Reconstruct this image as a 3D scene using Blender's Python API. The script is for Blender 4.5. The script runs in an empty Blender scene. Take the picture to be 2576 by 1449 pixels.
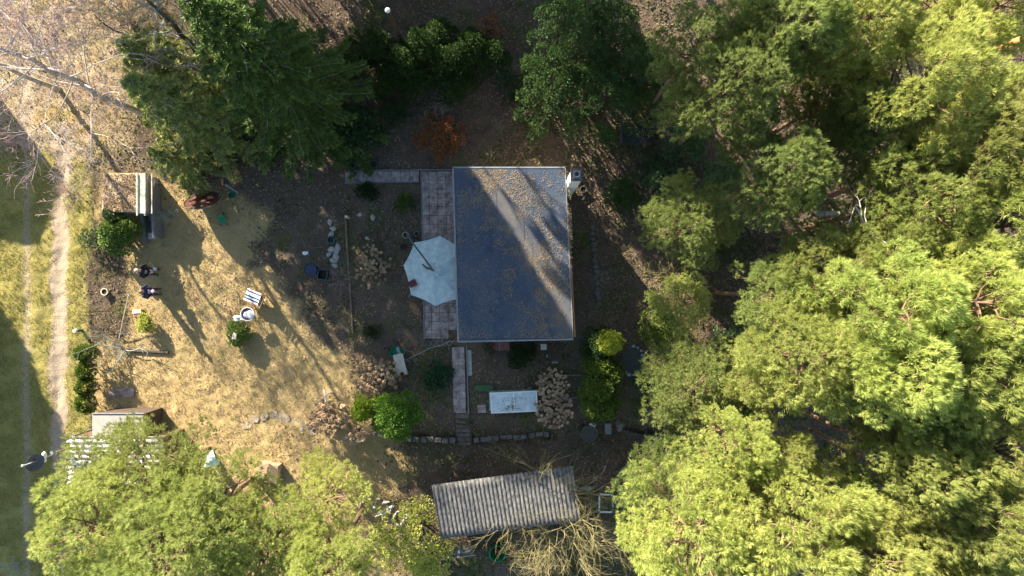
import bpy, math, random
import numpy as np
from mathutils import Vector, Matrix

# ------------------------------------------------------------------ camera, world, sun
SC = bpy.context.scene
C = SC.collection
CAM_H = 36.0
PXM = 54.0/2576.0                      # ground metres per unit of the survey grid used below
cam = bpy.data.cameras.new('camera'); cam.lens = 24.0; cam.sensor_width = 36.0
cam.clip_start = 0.5; cam.clip_end = 2000.0
camo = bpy.data.objects.new('camera', cam); C.objects.link(camo)
camo.location = (0, 0, CAM_H); camo.rotation_euler = (0, 0, 0)
SC.camera = camo

SUN_ELEV = 22.0
SUN_DIR = Vector((0.60, -0.80, 0)).normalized()       # the way the light travels over the ground
world = bpy.data.worlds.new('World'); SC.world = world; world.use_nodes = True
wn = world.node_tree.nodes; wl = world.node_tree.links
bg = wn['Background']; bg.inputs[1].default_value = 0.072
sky = wn.new('ShaderNodeTexSky'); sky.sky_type = 'NISHITA'; sky.sun_disc = False
sky.sun_elevation = math.radians(SUN_ELEV)
sky.sun_rotation = math.atan2(-SUN_DIR.x, -SUN_DIR.y)
sky.air_density = 1.3; sky.dust_density = 0.8; sky.ozone_density = 1.5
wl.new(sky.outputs[0], bg.inputs[0])
sun = bpy.data.lights.new('sun', 'SUN'); sun.energy = 5.0; sun.angle = math.radians(0.55)
sun.color = (1.0, 0.88, 0.70)
suno = bpy.data.objects.new('sun', sun); C.objects.link(suno)
e = math.radians(SUN_ELEV)
sd = Vector((SUN_DIR.x*math.cos(e), SUN_DIR.y*math.cos(e), -math.sin(e)))
suno.rotation_euler = sd.to_track_quat('-Z', 'Y').to_euler(); suno.location = (-30, 40, 60)
SC.view_settings.view_transform = 'Standard'; SC.view_settings.look = 'None'
SC.view_settings.gamma = 1.0; SC.view_settings.use_curve_mapping = False
SC.view_settings.exposure = 2.12
SC.render.engine = 'CYCLES'

# ------------------------------------------------------------------ helpers
R = np.random.default_rng(7)
PI = math.pi
def rnd(a=0., b=1.): return float(R.uniform(a, b))
def sstep(x, a, b):
    t = np.clip((np.asarray(x, float)-a)/(b-a), 0, 1); return t*t*(3-2*t)
class VN:
    """smooth value noise on the plane"""
    def __init__(s, seed): s.g = np.random.default_rng(seed).random((256, 256))
    def __call__(s, x, y, sc):
        x = np.asarray(x, float)/sc+100.3; y = np.asarray(y, float)/sc+77.7
        ix = np.floor(x).astype(int); iy = np.floor(y).astype(int)
        fx = x-ix; fy = y-iy; fx = fx*fx*(3-2*fx); fy = fy*fy*(3-2*fy)
        g = s.g; a = g[ix % 256, iy % 256]; b = g[(ix+1) % 256, iy % 256]
        c = g[ix % 256, (iy+1) % 256]; d = g[(ix+1) % 256, (iy+1) % 256]
        return (a*(1-fx)+b*fx)*(1-fy)+(c*(1-fx)+d*fx)*fy
vn = VN(3); vn2 = VN(9)
def fbm(x, y, sc): return vn(x, y, sc)*.5+vn2(x, y, sc*.47)*.3+vn(y, x, sc*.21)*.2
def gx(px): return (px-1288)*PXM
def gy(py): return (724.5-py)*PXM
def to_px(x, y): return x/PXM+1288, 724.5-y/PXM
def ground_h(x, y):
    px, py = to_px(np.asarray(x, float), np.asarray(y, float))
    drop = -.7*sstep(py, 1050, 1120)*sstep(px, 860, 1000)*(1-sstep(px, 1900, 2100))
    far = 1-sstep(np.hypot(x, y), 40, 60)
    rut = -.05*np.exp(-((px-152-6*np.sin(py/190))/16)**2)-.04*np.exp(-((px-64)/15)**2)
    rel = (fbm(x, y, 2.2)-.5)*.16+(fbm(x, y, .5)-.5)*.11+(vn2(x, y, .19)-.5)*.035
    return drop+(rut+rel)*far
def P(px, py, z=0.0):
    k = (CAM_H-z)/CAM_H
    return Vector((gx(px)*k, gy(py)*k, z))
def G(px, py, up=0.0):
    p = P(px, py, 0); z = float(ground_h(p.x, p.y))
    p = P(px, py, z); p.z = z+up; return p

# ---- materials
MATS = {}
def mat(name, col, rough=.8, var=.25, scale=6., col2=None, bump=0., bscale=None, metal=0., transl=0., spec=.3, per=None, stretch=None, alpha=None, obj_rand=0.):
    if name in MATS: return MATS[name]
    m = bpy.data.materials.new(name); m.use_nodes = True; MATS[name] = m
    nt = m.node_tree; n = nt.nodes; l = nt.links
    b = n['Principled BSDF']; b.inputs['Roughness'].default_value = rough; b.inputs['Metallic'].default_value = metal
    b.inputs['Specular IOR Level'].default_value = spec
    tc = n.new('ShaderNodeTexCoord'); src = tc.outputs['Object']
    if stretch:
        mp = n.new('ShaderNodeMapping'); mp.inputs['Scale'].default_value = stretch; l.new(src, mp.inputs[0]); src = mp.outputs[0]
    t = n.new('ShaderNodeTexNoise'); t.inputs['Scale'].default_value = scale; t.inputs['Detail'].default_value = 6; t.inputs['Roughness'].default_value = .65
    l.new(src, t.inputs['Vector'])
    mr = n.new('ShaderNodeMapRange'); mr.inputs[1].default_value = .3; mr.inputs[2].default_value = .7
    l.new(t.outputs[0], mr.inputs[0]); fac = mr.outputs[0]
    if col2 is None:
        a = tuple(c*(1-var) for c in col); c2 = tuple(min(1, c*(1+var)) for c in col)
    else: a, c2 = col, col2
    mx = n.new('ShaderNodeMix'); mx.data_type = 'RGBA'; mx.inputs[6].default_value = (*a, 1); mx.inputs[7].default_value = (*c2, 1)
    if per:
        at = n.new('ShaderNodeAttribute'); at.attribute_name = 'rnd'
        ma = n.new('ShaderNodeMath'); ma.operation = 'MULTIPLY_ADD'; ma.inputs[1].default_value = per; 
        mb = n.new('ShaderNodeMath'); mb.operation = 'MULTIPLY'; mb.inputs[1].default_value = 1-per
        l.new(fac, mb.inputs[0]); l.new(at.outputs['Fac'], ma.inputs[0]); l.new(mb.outputs[0], ma.inputs[2]); fac = ma.outputs[0]
    l.new(fac, mx.inputs[0]); col_out = mx.outputs[2]
    if obj_rand:
        oi = n.new('ShaderNodeObjectInfo'); hs = n.new('ShaderNodeHueSaturation')
        r1 = n.new('ShaderNodeMapRange'); r1.inputs[3].default_value = 1-obj_rand; r1.inputs[4].default_value = 1+obj_rand
        l.new(oi.outputs['Random'], r1.inputs[0]); l.new(r1.outputs[0], hs.inputs['Value'])
        r2 = n.new('ShaderNodeMapRange'); r2.inputs[3].default_value = .5-obj_rand*.03; r2.inputs[4].default_value = .5+obj_rand*.07
        wnz = n.new('ShaderNodeTexWhiteNoise'); wnz.noise_dimensions = '1D'; l.new(oi.outputs['Random'], wnz.inputs['W'])
        l.new(wnz.outputs['Value'], r2.inputs[0]); l.new(r2.outputs[0], hs.inputs['Hue'])
        l.new(col_out, hs.inputs['Color']); col_out = hs.outputs[0]
    l.new(col_out, b.inputs['Base Color'])
    if bump:
        bt = n.new('ShaderNodeTexNoise'); bt.inputs['Scale'].default_value = bscale or scale*4; bt.inputs['Detail'].default_value = 4
        l.new(src, bt.inputs['Vector']); bp = n.new('ShaderNodeBump'); bp.inputs['Strength'].default_value = bump; bp.inputs['Distance'].default_value = .02
        l.new(bt.outputs[0], bp.inputs['Height']); l.new(bp.outputs[0], b.inputs['Normal'])
    if transl:
        tr = n.new('ShaderNodeBsdfTranslucent'); l.new(col_out, tr.inputs[0])
        ms = n.new('ShaderNodeMixShader'); ms.inputs[0].default_value = transl
        l.new(b.outputs[0], ms.inputs[1]); l.new(tr.outputs[0], ms.inputs[2]); l.new(ms.outputs[0], n['Material Output'].inputs[0])
    return m

# ---- mesh building
def link(name, me, m=None, parent=None, loc=None):
    o = bpy.data.objects.new(name, me); C.objects.link(o)
    if m is not None and me is not None:
        if not me.materials: me.materials.append(m)
        elif me.materials[0] != m: o.material_slots[0].link = 'OBJECT'; o.material_slots[0].material = m
    if parent is not None: o.parent = parent
    if loc is not None: o.location = loc
    return o
def np_mesh(name, V, F, rv=None, smooth=False):
    """V (n,3), F (m,k) with one k"""
    me = bpy.data.meshes.new(name); V = np.ascontiguousarray(V, np.float32); F = np.ascontiguousarray(F, np.int32)
    k = F.shape[1]
    me.vertices.add(len(V)); me.vertices.foreach_set('co', V.ravel())
    me.loops.add(F.size); me.loops.foreach_set('vertex_index', F.ravel())
    me.polygons.add(len(F)); me.polygons.foreach_set('loop_start', np.arange(0, F.size, k, dtype=np.int32))
    me.polygons.foreach_set('use_smooth', np.full(len(F), smooth))
    me.update(calc_edges=True)
    if rv is not None:
        a = me.attributes.new('rnd', 'FLOAT', 'FACE'); a.data.foreach_set('value', np.ascontiguousarray(rv, np.float32))
    return me
def tag(o, label=None, cat=None, group=None, kind=None):
    if label: o['label'] = label
    if cat: o['category'] = cat
    if group: o['group'] = group
    if kind: o['kind'] = kind
    return o
def thing(name, label, cat, loc, rotz=0., group=None):
    o = bpy.data.objects.new(name, None); C.objects.link(o); o.empty_display_size = .2
    o.location = loc; o.rotation_euler = (0, 0, rotz)
    return tag(o, label, cat, group)
class MB:
    def __init__(s, org=None): s.v = []; s.f = []; s.o = Vector(org) if org is not None else Vector((0, 0, 0))
    def add(s, vs, fs):
        b = len(s.v); s.v += [Vector(v)-s.o for v in vs]; s.f += [tuple(i+b for i in f) for f in fs]; return s
    def box(s, c, d, rz=0., rx=0., ry=0.):
        M = Matrix.Translation(Vector(c)) @ Matrix.Rotation(rz, 4, 'Z') @ Matrix.Rotation(ry, 4, 'Y') @ Matrix.Rotation(rx, 4, 'X')
        h = [x/2 for x in d]
        vs = [M @ Vector((sx*h[0], sy*h[1], sz*h[2])) for sz in (-1, 1) for sx, sy in ((-1, -1), (1, -1), (1, 1), (-1, 1))]
        return s.add(vs, [(3, 2, 1, 0), (4, 5, 6, 7), (0, 1, 5, 4), (1, 2, 6, 5), (2, 3, 7, 6), (3, 0, 4, 7)])
    def prism(s, pts, z0, z1):
        n = len(pts); vs = [(p[0], p[1], z0) for p in pts]+[(p[0], p[1], z1) for p in pts]
        a = sum(pts[i][0]*pts[(i+1) % n][1]-pts[(i+1) % n][0]*pts[i][1] for i in range(n))
        fs = [tuple(range(n))[::-1], tuple(range(n, 2*n))]+[(i, (i+1) % n, n+(i+1) % n, n+i) for i in range(n)]
        if a < 0: fs = [f[::-1] for f in fs]
        return s.add(vs, fs)
    def tube(s, pts, r, k=8, cap=True):
        pts = [Vector(p) for p in pts]; n = len(pts)
        rs = r if isinstance(r, (list, tuple)) else [r]*n
        vs = []; up = None
        for i, p in enumerate(pts):
            d = (pts[min(i+1, n-1)]-pts[max(i-1, 0)])
            d = d.normalized() if d.length > 1e-9 else Vector((0, 0, 1))
            if up is None: up = Vector((0, 0, 1)) if abs(d.z) < .9 else Vector((1, 0, 0))
            a = d.cross(up).normalized(); b = a.cross(d).normalized(); up = b
            vs += [p+(a*math.cos(2*PI*j/k)+b*math.sin(2*PI*j/k))*rs[i] for j in range(k)]
        fs = [(i*k+j, i*k+(j+1) % k, (i+1)*k+(j+1) % k, (i+1)*k+j) for i in range(n-1) for j in range(k)]
        if cap: fs += [tuple(range(k))[::-1], tuple(range((n-1)*k, n*k))]
        return s.add(vs, fs)
    def lathe(s, c, prof, k=24, cap=True, sx=1., sy=1., rz=0.):
        c = Vector(c); vs = []; ca, sa = math.cos(rz), math.sin(rz)
        for r, z in prof:
            for j in range(k):
                x = math.cos(2*PI*j/k)*r*sx; y = math.sin(2*PI*j/k)*r*sy
                vs.append(c+Vector((x*ca-y*sa, x*sa+y*ca, z)))
        n = len(prof)
        fs = [(i*k+j, i*k+(j+1) % k, (i+1)*k+(j+1) % k, (i+1)*k+j) for i in range(n-1) for j in range(k)]
        if cap: fs += [tuple(range(k))[::-1], tuple(range((n-1)*k, n*k))]
        return s.add(vs, fs)
    def ring(s, c, R_, r, k=28, m=8, tilt=None):
        M = tilt if tilt is not None else Matrix.Identity(3)
        vs = [Vector(c)+M @ Vector(((R_+r*math.cos(2*PI*j/m))*math.cos(2*PI*i/k), (R_+r*math.cos(2*PI*j/m))*math.sin(2*PI*i/k), r*math.sin(2*PI*j/m))) for i in range(k) for j in range(m)]
        return s.add(vs, [(i*m+j, ((i+1) % k)*m+j, ((i+1) % k)*m+(j+1) % m, i*m+(j+1) % m) for i in range(k) for j in range(m)])
    def blob(s, c, r, seed=0, amp=.15, k=14, flat=1.):
        q = np.random.default_rng(seed); ph = q.random(6)*6.28; c = Vector(c); vs = []; n = 8
        for i in range(n+1):
            th = PI*i/n
            for j in range(k):
                f = 2*PI*j/k; d = Vector((math.sin(th)*math.cos(f), math.sin(th)*math.sin(f), math.cos(th)))
                w = 1+amp*(math.sin(3*d.x+ph[0])+math.sin(4*d.y+ph[1])+math.sin(5*d.z+ph[2]))/1.6
                vs.append(c+Vector((d.x*r[0]*w, d.y*r[1]*w, d.z*r[2]*w)))
        return s.add(vs, [(i*k+j, (i+1)*k+j, (i+1)*k+(j+1) % k, i*k+(j+1) % k) for i in range(n) for j in range(k)])
    def build(s, name, m, parent=None, smooth=False, bevel=0., loc=None):
        me = bpy.data.meshes.new(name); me.from_pydata([tuple(v) for v in s.v], [], s.f); me.update()
        if smooth: me.polygons.foreach_set('use_smooth', [True]*len(me.polygons))
        o = link(name, me, m, parent, loc)
        if bevel: md = o.modifiers.new('bevel', 'BEVEL'); md.width = bevel; md.segments = 2; md.limit_method = 'ANGLE'
        return o
def copy_tree(o, parent=None):
    c = o.copy(); C.objects.link(c)
    if parent is not None: c.parent = parent
    for ch in list(o.children): copy_tree(ch, c)
    return c

# ---- vegetation geometry (numpy)
def unit(a): return a/np.maximum(np.linalg.norm(a, axis=1, keepdims=True), 1e-9)
def segs_mesh(name, S, k=4):
    """S rows: x0 y0 z0 x1 y1 z1 r0 r1"""
    S = np.asarray(S, float); n = len(S); p0 = S[:, :3]; p1 = S[:, 3:6]; d = unit(p1-p0)
    ref = np.where(np.abs(d[:, 2:3]) < .9, np.array([[0, 0, 1.]]), np.array([[1., 0, 0]]))
    a = unit(np.cross(d, ref)); b = np.cross(a, d); V = np.zeros((n, 2*k, 3))
    for j in range(k):
        o = a*math.cos(2*PI*j/k)+b*math.sin(2*PI*j/k)
        V[:, j] = p0+o*S[:, 6:7]; V[:, k+j] = p1+o*S[:, 7:8]
    base = (np.arange(n)*2*k)[:, None]; F = []
    for j in range(k):
        j2 = (j+1) % k; F.append(np.hstack([base+j, base+j2, base+k+j2, base+k+j]))
    return np_mesh(name, V.reshape(-1, 3), np.vstack(F), smooth=k > 4)
def needles(Cn, D, k, L, spread, w, q, taper=True):
    """fans of narrow leaf-like blades at the points Cn"""
    n = len(Cn); Cn = np.repeat(Cn, k, 0); D = np.repeat(D, k, 0)
    d = unit(D+q.normal(0, spread, (n*k, 3))); LL = L*q.uniform(.65, 1.15, (n*k, 1))
    s = unit(np.cross(d, q.normal(0, 1, (n*k, 3))))*w*.5
    base = Cn+d*LL*.05; mid = Cn+d*LL*.45; tip = Cn+d*LL
    V = np.stack([base, mid+s, tip, mid-s], 1).reshape(-1, 3)
    F = np.arange(n*k*4).reshape(-1, 4); return V, F
def merge(parts):
    V = []; F = []; r = []; b = 0
    for v, f, rr in parts: V.append(v); F.append(f+b); r.append(rr); b += len(v)
    return np.vstack(V), np.vstack(F), np.concatenate(r)
# ------------------------------------------------------------------ vegetation builders
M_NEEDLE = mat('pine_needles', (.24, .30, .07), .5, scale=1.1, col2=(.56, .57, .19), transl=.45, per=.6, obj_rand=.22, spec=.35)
M_SHADED_NEEDLE = mat('shaded_pine_needles', (.14, .21, .055), .5, scale=1.1, col2=(.40, .45, .15), transl=.4, per=.6, obj_rand=.2)  # darker copy of the pine needles with cool shade painted into the colour
M_SPRUCE = mat('spruce_needles', (.045, .095, .018), .6, scale=1.5, col2=(.17, .24, .05), transl=.25, per=.6, obj_rand=.15, spec=.25)
M_THUJA = mat('thuja_leaves', (.07, .12, .015), .6, scale=2., col2=(.16, .21, .03), transl=.2, per=.6, obj_rand=.15)
M_GOLD = mat('golden_leaves', (.24, .30, .03), .6, scale=2., col2=(.46, .50, .07), transl=.4, per=.6)
M_DARKLEAF = mat('dark_leaves', (.018, .045, .012), .5, scale=2., col2=(.05, .09, .025), transl=.2, per=.6, obj_rand=.2)
M_BLUEGREEN = mat('blue_green_needles', (.06, .12, .05), .6, scale=1.5, col2=(.14, .22, .09), transl=.2, per=.6, obj_rand=.15)
M_GLOSSLEAF = mat('glossy_leaves', (.09, .17, .035), .38, scale=2., col2=(.27, .36, .09), transl=.25, per=.7, spec=.5)
M_YELLOWLEAF = mat('yellow_green_leaves', (.34, .40, .07), .6, scale=2., col2=(.58, .60, .16), transl=.35, per=.7)
M_BROWNLEAF = mat('copper_leaves', (.16, .06, .02), .8, scale=3., col2=(.42, .18, .06), transl=.25, per=.7)
M_PINEBARK = mat('pine_bark', (.11, .08, .06), .95, scale=5., col2=(.25, .15, .095), bump=.8, stretch=(1, 1, .3))
M_DARKBARK = mat('dark_bark', (.055, .042, .032), .95, scale=5., col2=(.11, .09, .07), bump=.8, stretch=(1, 1, .3))
M_DEADWOOD = mat('dead_wood', (.24, .20, .16), .9, scale=8., col2=(.42, .37, .31))
M_BIRCH = mat('birch_bark', (.10, .09, .085), .75, scale=7., col2=(.62, .57, .53), stretch=(1, 1, 3.5), bump=.3)
M_TWIG = mat('reddish_twigs', (.26, .16, .15), .8, scale=3., col2=(.50, .36, .35))
M_TWIG2 = mat('olive_twigs', (.15, .13, .06), .8, scale=3., col2=(.30, .26, .12))
M_TWIG3 = mat('brown_twigs', (.09, .065, .04), .85, scale=3., col2=(.20, .15, .09))
M_LICHEN_HIGHLIGHT = mat('lichen_and_highlight_twigs', (.20, .24, .22), .9, scale=4., col2=(.34, .38, .36))  # grey of lichened bare twigs, also painted as lit ridges on the spruces

def curve_pts(p0, p1, sag, n, q, wob=.05):
    p0 = np.array(p0, float); p1 = np.array(p1, float); t = np.linspace(0, 1, n)[:, None]; L = np.linalg.norm(p1-p0)
    pts = p0+(p1-p0)*t; pts[:, 2] += sag*np.sin(t[:, 0]*PI); pts[1:-1] += q.normal(0, wob*L/n, (n-2, 3)); return pts
def pts_segs(pts, r0, r1):
    n = len(pts)-1; rr = np.linspace(r0, r1, n+1)
    return [(*pts[i], *pts[i+1], rr[i], rr[i+1]) for i in range(n)]

def pine_meshes(seed, Rr=3.0, Hh=13., depth=5.0, clumps=36, tpc=86, k=22, L=.27, w=.020, dead=18):
    """broad Scots pine: trunk mesh, needle crown mesh; origin at the trunk foot"""
    q = np.random.default_rng(seed); S = []
    lean = q.normal(0, .35, 2); nt = 9; z = np.linspace(0, Hh-.6, nt)
    tr = np.stack([lean[0]*(z/Hh)**2+q.normal(0, .05, nt), lean[1]*(z/Hh)**2+q.normal(0, .05, nt), z], 1); tr[0, :2] = 0
    S += pts_segs(tr, .21, .07)
    parts = []; zb = Hh-depth
    for i in range(clumps):
        u = (i+.5)/clumps; zz = zb+depth*(u**.75)
        f = (zz-zb)/depth; rad = Rr*math.sqrt(max(.06, 1-(max(0, f-.30)/.72)**2))*(.55+.45*min(1, f/.25+.3))
        an = i*2.39996+q.normal(0, .35); rr = rad*(q.uniform(.35, 1.0)**.6)
        at = tr[min(nt-1, int((zz-.8)/Hh*nt))]
        c = np.array([at[0]+math.cos(an)*rr, at[1]+math.sin(an)*rr, zz+q.normal(0, .25)])
        cs = q.uniform(.50, 1.0)*np.array([1, 1, .58])
        b0 = np.array([at[0], at[1], max(zb-.5, zz-.5-rr*.25)]); pts = curve_pts(b0, c-[0, 0, .15], q.uniform(-.1, .35), 5, q, .25)
        S += pts_segs(pts, .035+.015*rr, .015)
        for _ in range(4):
            e = c+q.normal(0, .45, 3)*cs*1.3; S += pts_segs(curve_pts(pts[3], e, .05, 3, q, .2), .014, .006)
        n = int(tpc*q.uniform(.75, 1.15)*(cs[0]/.75)**2)
        dv = unit(q.normal(0, 1, (n, 3))); dv[:, 2] = np.abs(dv[:, 2])*1.0-.25*(q.random(n) < .35); dv = unit(dv)
        rr_ = q.uniform(.35, 1.0, (n, 1))**.4
        pos = c+dv*rr_*cs*(1+.22*np.sin(dv[:, :1]*7+i)*np.sin(dv[:, 1:2]*6+2*i))
        D = unit(dv*.8+np.array([0, 0, .75])+ (c-at)*.12)
        V, F = needles(pos, D, k, L*q.uniform(.85, 1.15), .42, w, q)
        hue = np.clip(q.uniform(0, 1)*.45+np.repeat(q.random(n), k)*.55, 0, 1); parts.append((V, F, hue))
    for i in range(dead):      # bare dead limbs below the crown
        zz = q.uniform(zb-2.5, zb+depth*.5); an = q.uniform(0, 6.28); ln = q.uniform(.8, 2.6)
        at = tr[min(nt-1, int(zz/Hh*nt))]; a = np.array([at[0], at[1], zz]); b = a+np.array([math.cos(an)*ln, math.sin(an)*ln, q.uniform(-.3, .5)])
        pts = curve_pts(a, b, q.uniform(-.1, .3), 5, q, .3); S += pts_segs(pts, .03, .008)
        for _ in range(3):
            j = q.integers(1, 4); S += pts_segs(curve_pts(pts[j], pts[j]+q.normal(0, .4, 3), 0, 3, q, .2), .012, .004)
    V, F, r = merge(parts)
    return segs_mesh('trunk', S, 6), np_mesh('crown', V, F, r)

def spruce_meshes(seed, Hh=13., Rr=5., z0=.8, dens=1., w=.05, ridge_light=True):
    q = np.random.default_rng(seed); S = [(0, 0, 0, 0, 0, Hh*.5, .24, .15), (0, 0, Hh*.5, 0, 0, Hh, .15, .02)]; Ls = []; parts = []
    z = z0; a0 = 0
    while z < Hh-.3:
        t = (z-z0)/(Hh-z0); rad = Rr*(1-t)**.9+.15; nb = 5; a0 += .77
        for b in range(nb):
            an = a0+b*2*PI/nb+q.normal(0, .2); ln = rad*q.uniform(.72, 1.1); n = max(5, int(ln*3.2))
            tt = np.linspace(0, 1, n); dr = np.array([math.cos(an), math.sin(an), 0]); side = np.array([-dr[1], dr[0], 0])
            pts = np.outer(tt*ln, dr); pts[:, 2] = z-ln*.30*tt**1.1+ln*.16*tt**3+ .12*np.sin(tt*PI); pts[:, :2] += q.normal(0, .03, (n, 2))
            S += pts_segs(pts, .02+.008*ln, .008)
            if ridge_light and q.random() < .75: Ls += pts_segs(pts[n//4:]+[0, 0, .06], .013, .006)  # pale tubes over the branches paint bluish light along their ridges
            m = int((ln*17+8)*dens); s = q.uniform(.08, 1, m)**.8; base = np.stack([np.interp(s, tt, pts[:, i]) for i in range(3)], 1)
            sg = np.where(q.random(m) < .5, -1., 1.); tw = (.42*(1-s)+.14)*min(1., ln/2.2)*q.uniform(.5, 1, m)
            for fr in (.25, .6, 1.0):
                pos = base+side*(sg*tw*fr*.85)[:, None]+dr*(tw*fr*.45)[:, None]; pos[:, 2] -= tw*fr**1.5*.55
                D = side*sg[:, None]*.6+dr*.6+np.array([0, 0, -.25])
                V, F = needles(pos, unit(D), 4, .24, .45, w*1.1, q)
                parts.append((V, F, np.clip(np.repeat(.25*q.random(m)+fr*.35+.25*s*(q.random()), 4)+q.normal(0, .06, m*4), 0, 1)))  # tone rises toward the twig ends, painting lit tips into the colour
            V, F = needles(base, np.tile(dr+[0, 0, .35], (m, 1)), 4, .2, .5, w, q); parts.append((V, F, np.repeat(q.random(m)*.5, 4)))
        z += .50 if t < .5 else .42
    V, F, r = merge(parts)
    return segs_mesh('trunk', S, 5), np_mesh('crown', V, F, r), (segs_mesh('ridge_light', Ls, 4) if Ls else None)

def leafy_meshes(seed, lobes, n_per=220, size=.10, k=3, up=.4, kind='leaf', core=True):
    """lobes: (x,y,z,rx,ry,rz); leaves in the shell of each lobe, stems from the foot"""
    q = np.random.default_rng(seed); parts = []; S = []
    for lb in lobes:
        c = np.array(lb[:3]); rr = np.array(lb[3:6]); n = int(n_per*max(.15, (rr[0]*rr[1]+rr[0]*rr[2]+rr[1]*rr[2])/3/.25))
        dv = unit(q.normal(0, 1, (n, 3))); dv[:, 2] = np.where(dv[:, 2] < -.3, -dv[:, 2], dv[:, 2])
        ph = q.random(4)*6.28
        lump = 1+.14*np.sin(dv[:, :1]*7+ph[0])*np.sin(dv[:, 1:2]*6+ph[1])+.10*np.sin(dv[:, 2:3]*9+dv[:, :1]*5+ph[2])
        pos = c+dv*rr*q.uniform(.55, 1.02, (n, 1))**.5*lump
        D = unit(dv*.9+np.array([0, 0, up])); V, F = needles(pos, D, k, size*1.9, .55, size, q)
        parts.append((V, F, np.clip(np.repeat(q.random(n), k)*.6+q.random()*.4, 0, 1)))
        S += pts_segs(curve_pts([c[0]*.2, c[1]*.2, 0], c, .05, 4, q, .15), .03, .012)
        for _ in range(3): S += pts_segs(curve_pts(c*[.6, .6, .6], c+q.normal(0, .5, 3)*rr, .05, 4, q, .15), .015, .006)
    V, F, r = merge(parts)
    return segs_mesh('stem', S, 5), np_mesh('foliage', V, F, r)

def bare_segs(q, p, d, ln, r, lvl, out, fork=3, decay=.66, spread=.55, rise=.12, droop=0., nseg=4):
    p = np.array(p, float); d = np.array(d, float); d /= np.linalg.norm(d); pts = [p.copy()]
    for i in range(nseg):
        d = d+q.normal(0, .13, 3); d[2] += (rise-droop*(i/nseg)); d /= np.linalg.norm(d); p = p+d*ln/nseg; pts.append(p.copy())
    pts = np.array(pts); re = r*(.62 if lvl > 0 else .35); out += [(lvl, s) for s in pts_segs(pts, r, re)]
    if lvl == 0: return
    for i in range(fork):
        j = q.integers(1, nseg+1) if i else nseg
        nd = d+q.normal(0, spread, 3); bare_segs(q, pts[j], nd, ln*decay*q.uniform(.75, 1.15), re*.75, lvl-1, out, fork, decay, spread, rise, droop, nseg)
def bare_meshes(seed, base_dirs, ln, r, lvl, cut=1, tw=None, **kw):
    q = np.random.default_rng(seed); out = []
    for p, d in base_dirs: bare_segs(q, p, d, ln*q.uniform(.8, 1.15), r, lvl, out, **kw)
    big = [s for l, s in out if l > cut]; small = [s for l, s in out if l <= cut]
    return (segs_mesh('branches', big, 5) if big else None), (segs_mesh('twigs', small, 3) if small else None)

def plant(name, label, cat, loc, meshes, parts, mats, rotz=0., sc=1., group=None):
    t = thing(name, label, cat, loc, rotz, group); t.scale = (sc, sc, sc) if not isinstance(sc, tuple) else sc
    for me, pn, m in zip(meshes, parts, mats):
        if me is not None: link(pn, me, m, t)
    return t
# ------------------------------------------------------------------ ground
def axis(a, b, step, far):
    mid = np.arange(a, b+step/2, step); out = []; d = step; p = b
    while p < far: d *= 1.35; p += d; out.append(p)
    out = np.array(out); return np.concatenate([-(out-b)[::-1]+a, mid, out])
def zones(x, y):
    px, py = to_px(x, y); n = (fbm(x, y, 3.1)-.5)*2; n2 = (fbm(x+40, y, 1.1)-.5)*2
    track = 1-sstep(px+n*14, 205, 245)
    rutA = np.exp(-((px-152-6*np.sin(py/190)+n2*16)/19)**2)*(.6+.8*(n>-.3))*sstep(py, 250, 420)*(1-.55*sstep(py, 1000, 1300))
    rutB = np.exp(-((px-66+n2*6)/15)**2)*.5
    top = (1-sstep(px+n*40, 250, 420))*(1-sstep(py+n*30, 330, 470))
    moss = track*(1-.75*top)
    sand = np.clip(np.maximum(rutA, rutB)*1.1+top*.5*(n2 > -.2), 0, 1)
    straw = np.clip(sstep(px, 215, 260)*(1-sstep(px+n*110-.72*(py-480), 500, 640)*(py<1060)-sstep(px+n*60,930,1100)*(py>=1060))*sstep(py+n*60, 380, 520)+top*.7, 0, 1)
    bare = sstep(n2+n*.4, .25, .8)                   # brown worn patches in the lawn
    litter_l = sstep(n, .1, .5)*sstep(px, 560, 700)*(1-sstep(py, 650, 820))
    strip = sstep(px+n2*8, 215, 230)*(1-sstep(px+n2*22, 300, 350))*sstep(py, 540, 570)*(1-sstep(py+n*20, 830, 900))
    straw = straw*(1-.8*strip)
    return straw*(1-.55*bare)*(1-.6*litter_l), moss, sand, straw, bare
xs = axis(-29., 29., .095, 900.); ys = axis(-17., 17., .095, 900.)
X, Y = np.meshgrid(xs, ys); Z = ground_h(X, Y)
V = np.stack([X, Y, Z], -1).reshape(-1, 3); nx, ny = len(xs), len(ys)
ii = np.arange((ny-1)*nx).reshape(ny-1, nx)[:, :-1].ravel()
me = np_mesh('ground', V, np.stack([ii, ii+1, ii+nx+1, ii+nx], 1), smooth=True)
za, zb_, zc_, zs_, zbare = zones(V[:, 0], V[:, 1])
ca = me.attributes.new('zone', 'FLOAT_COLOR', 'POINT'); ca.data.foreach_set('color', np.stack([za, zb_, zc_, np.ones(len(V))], 1).astype(np.float32).ravel())
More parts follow.
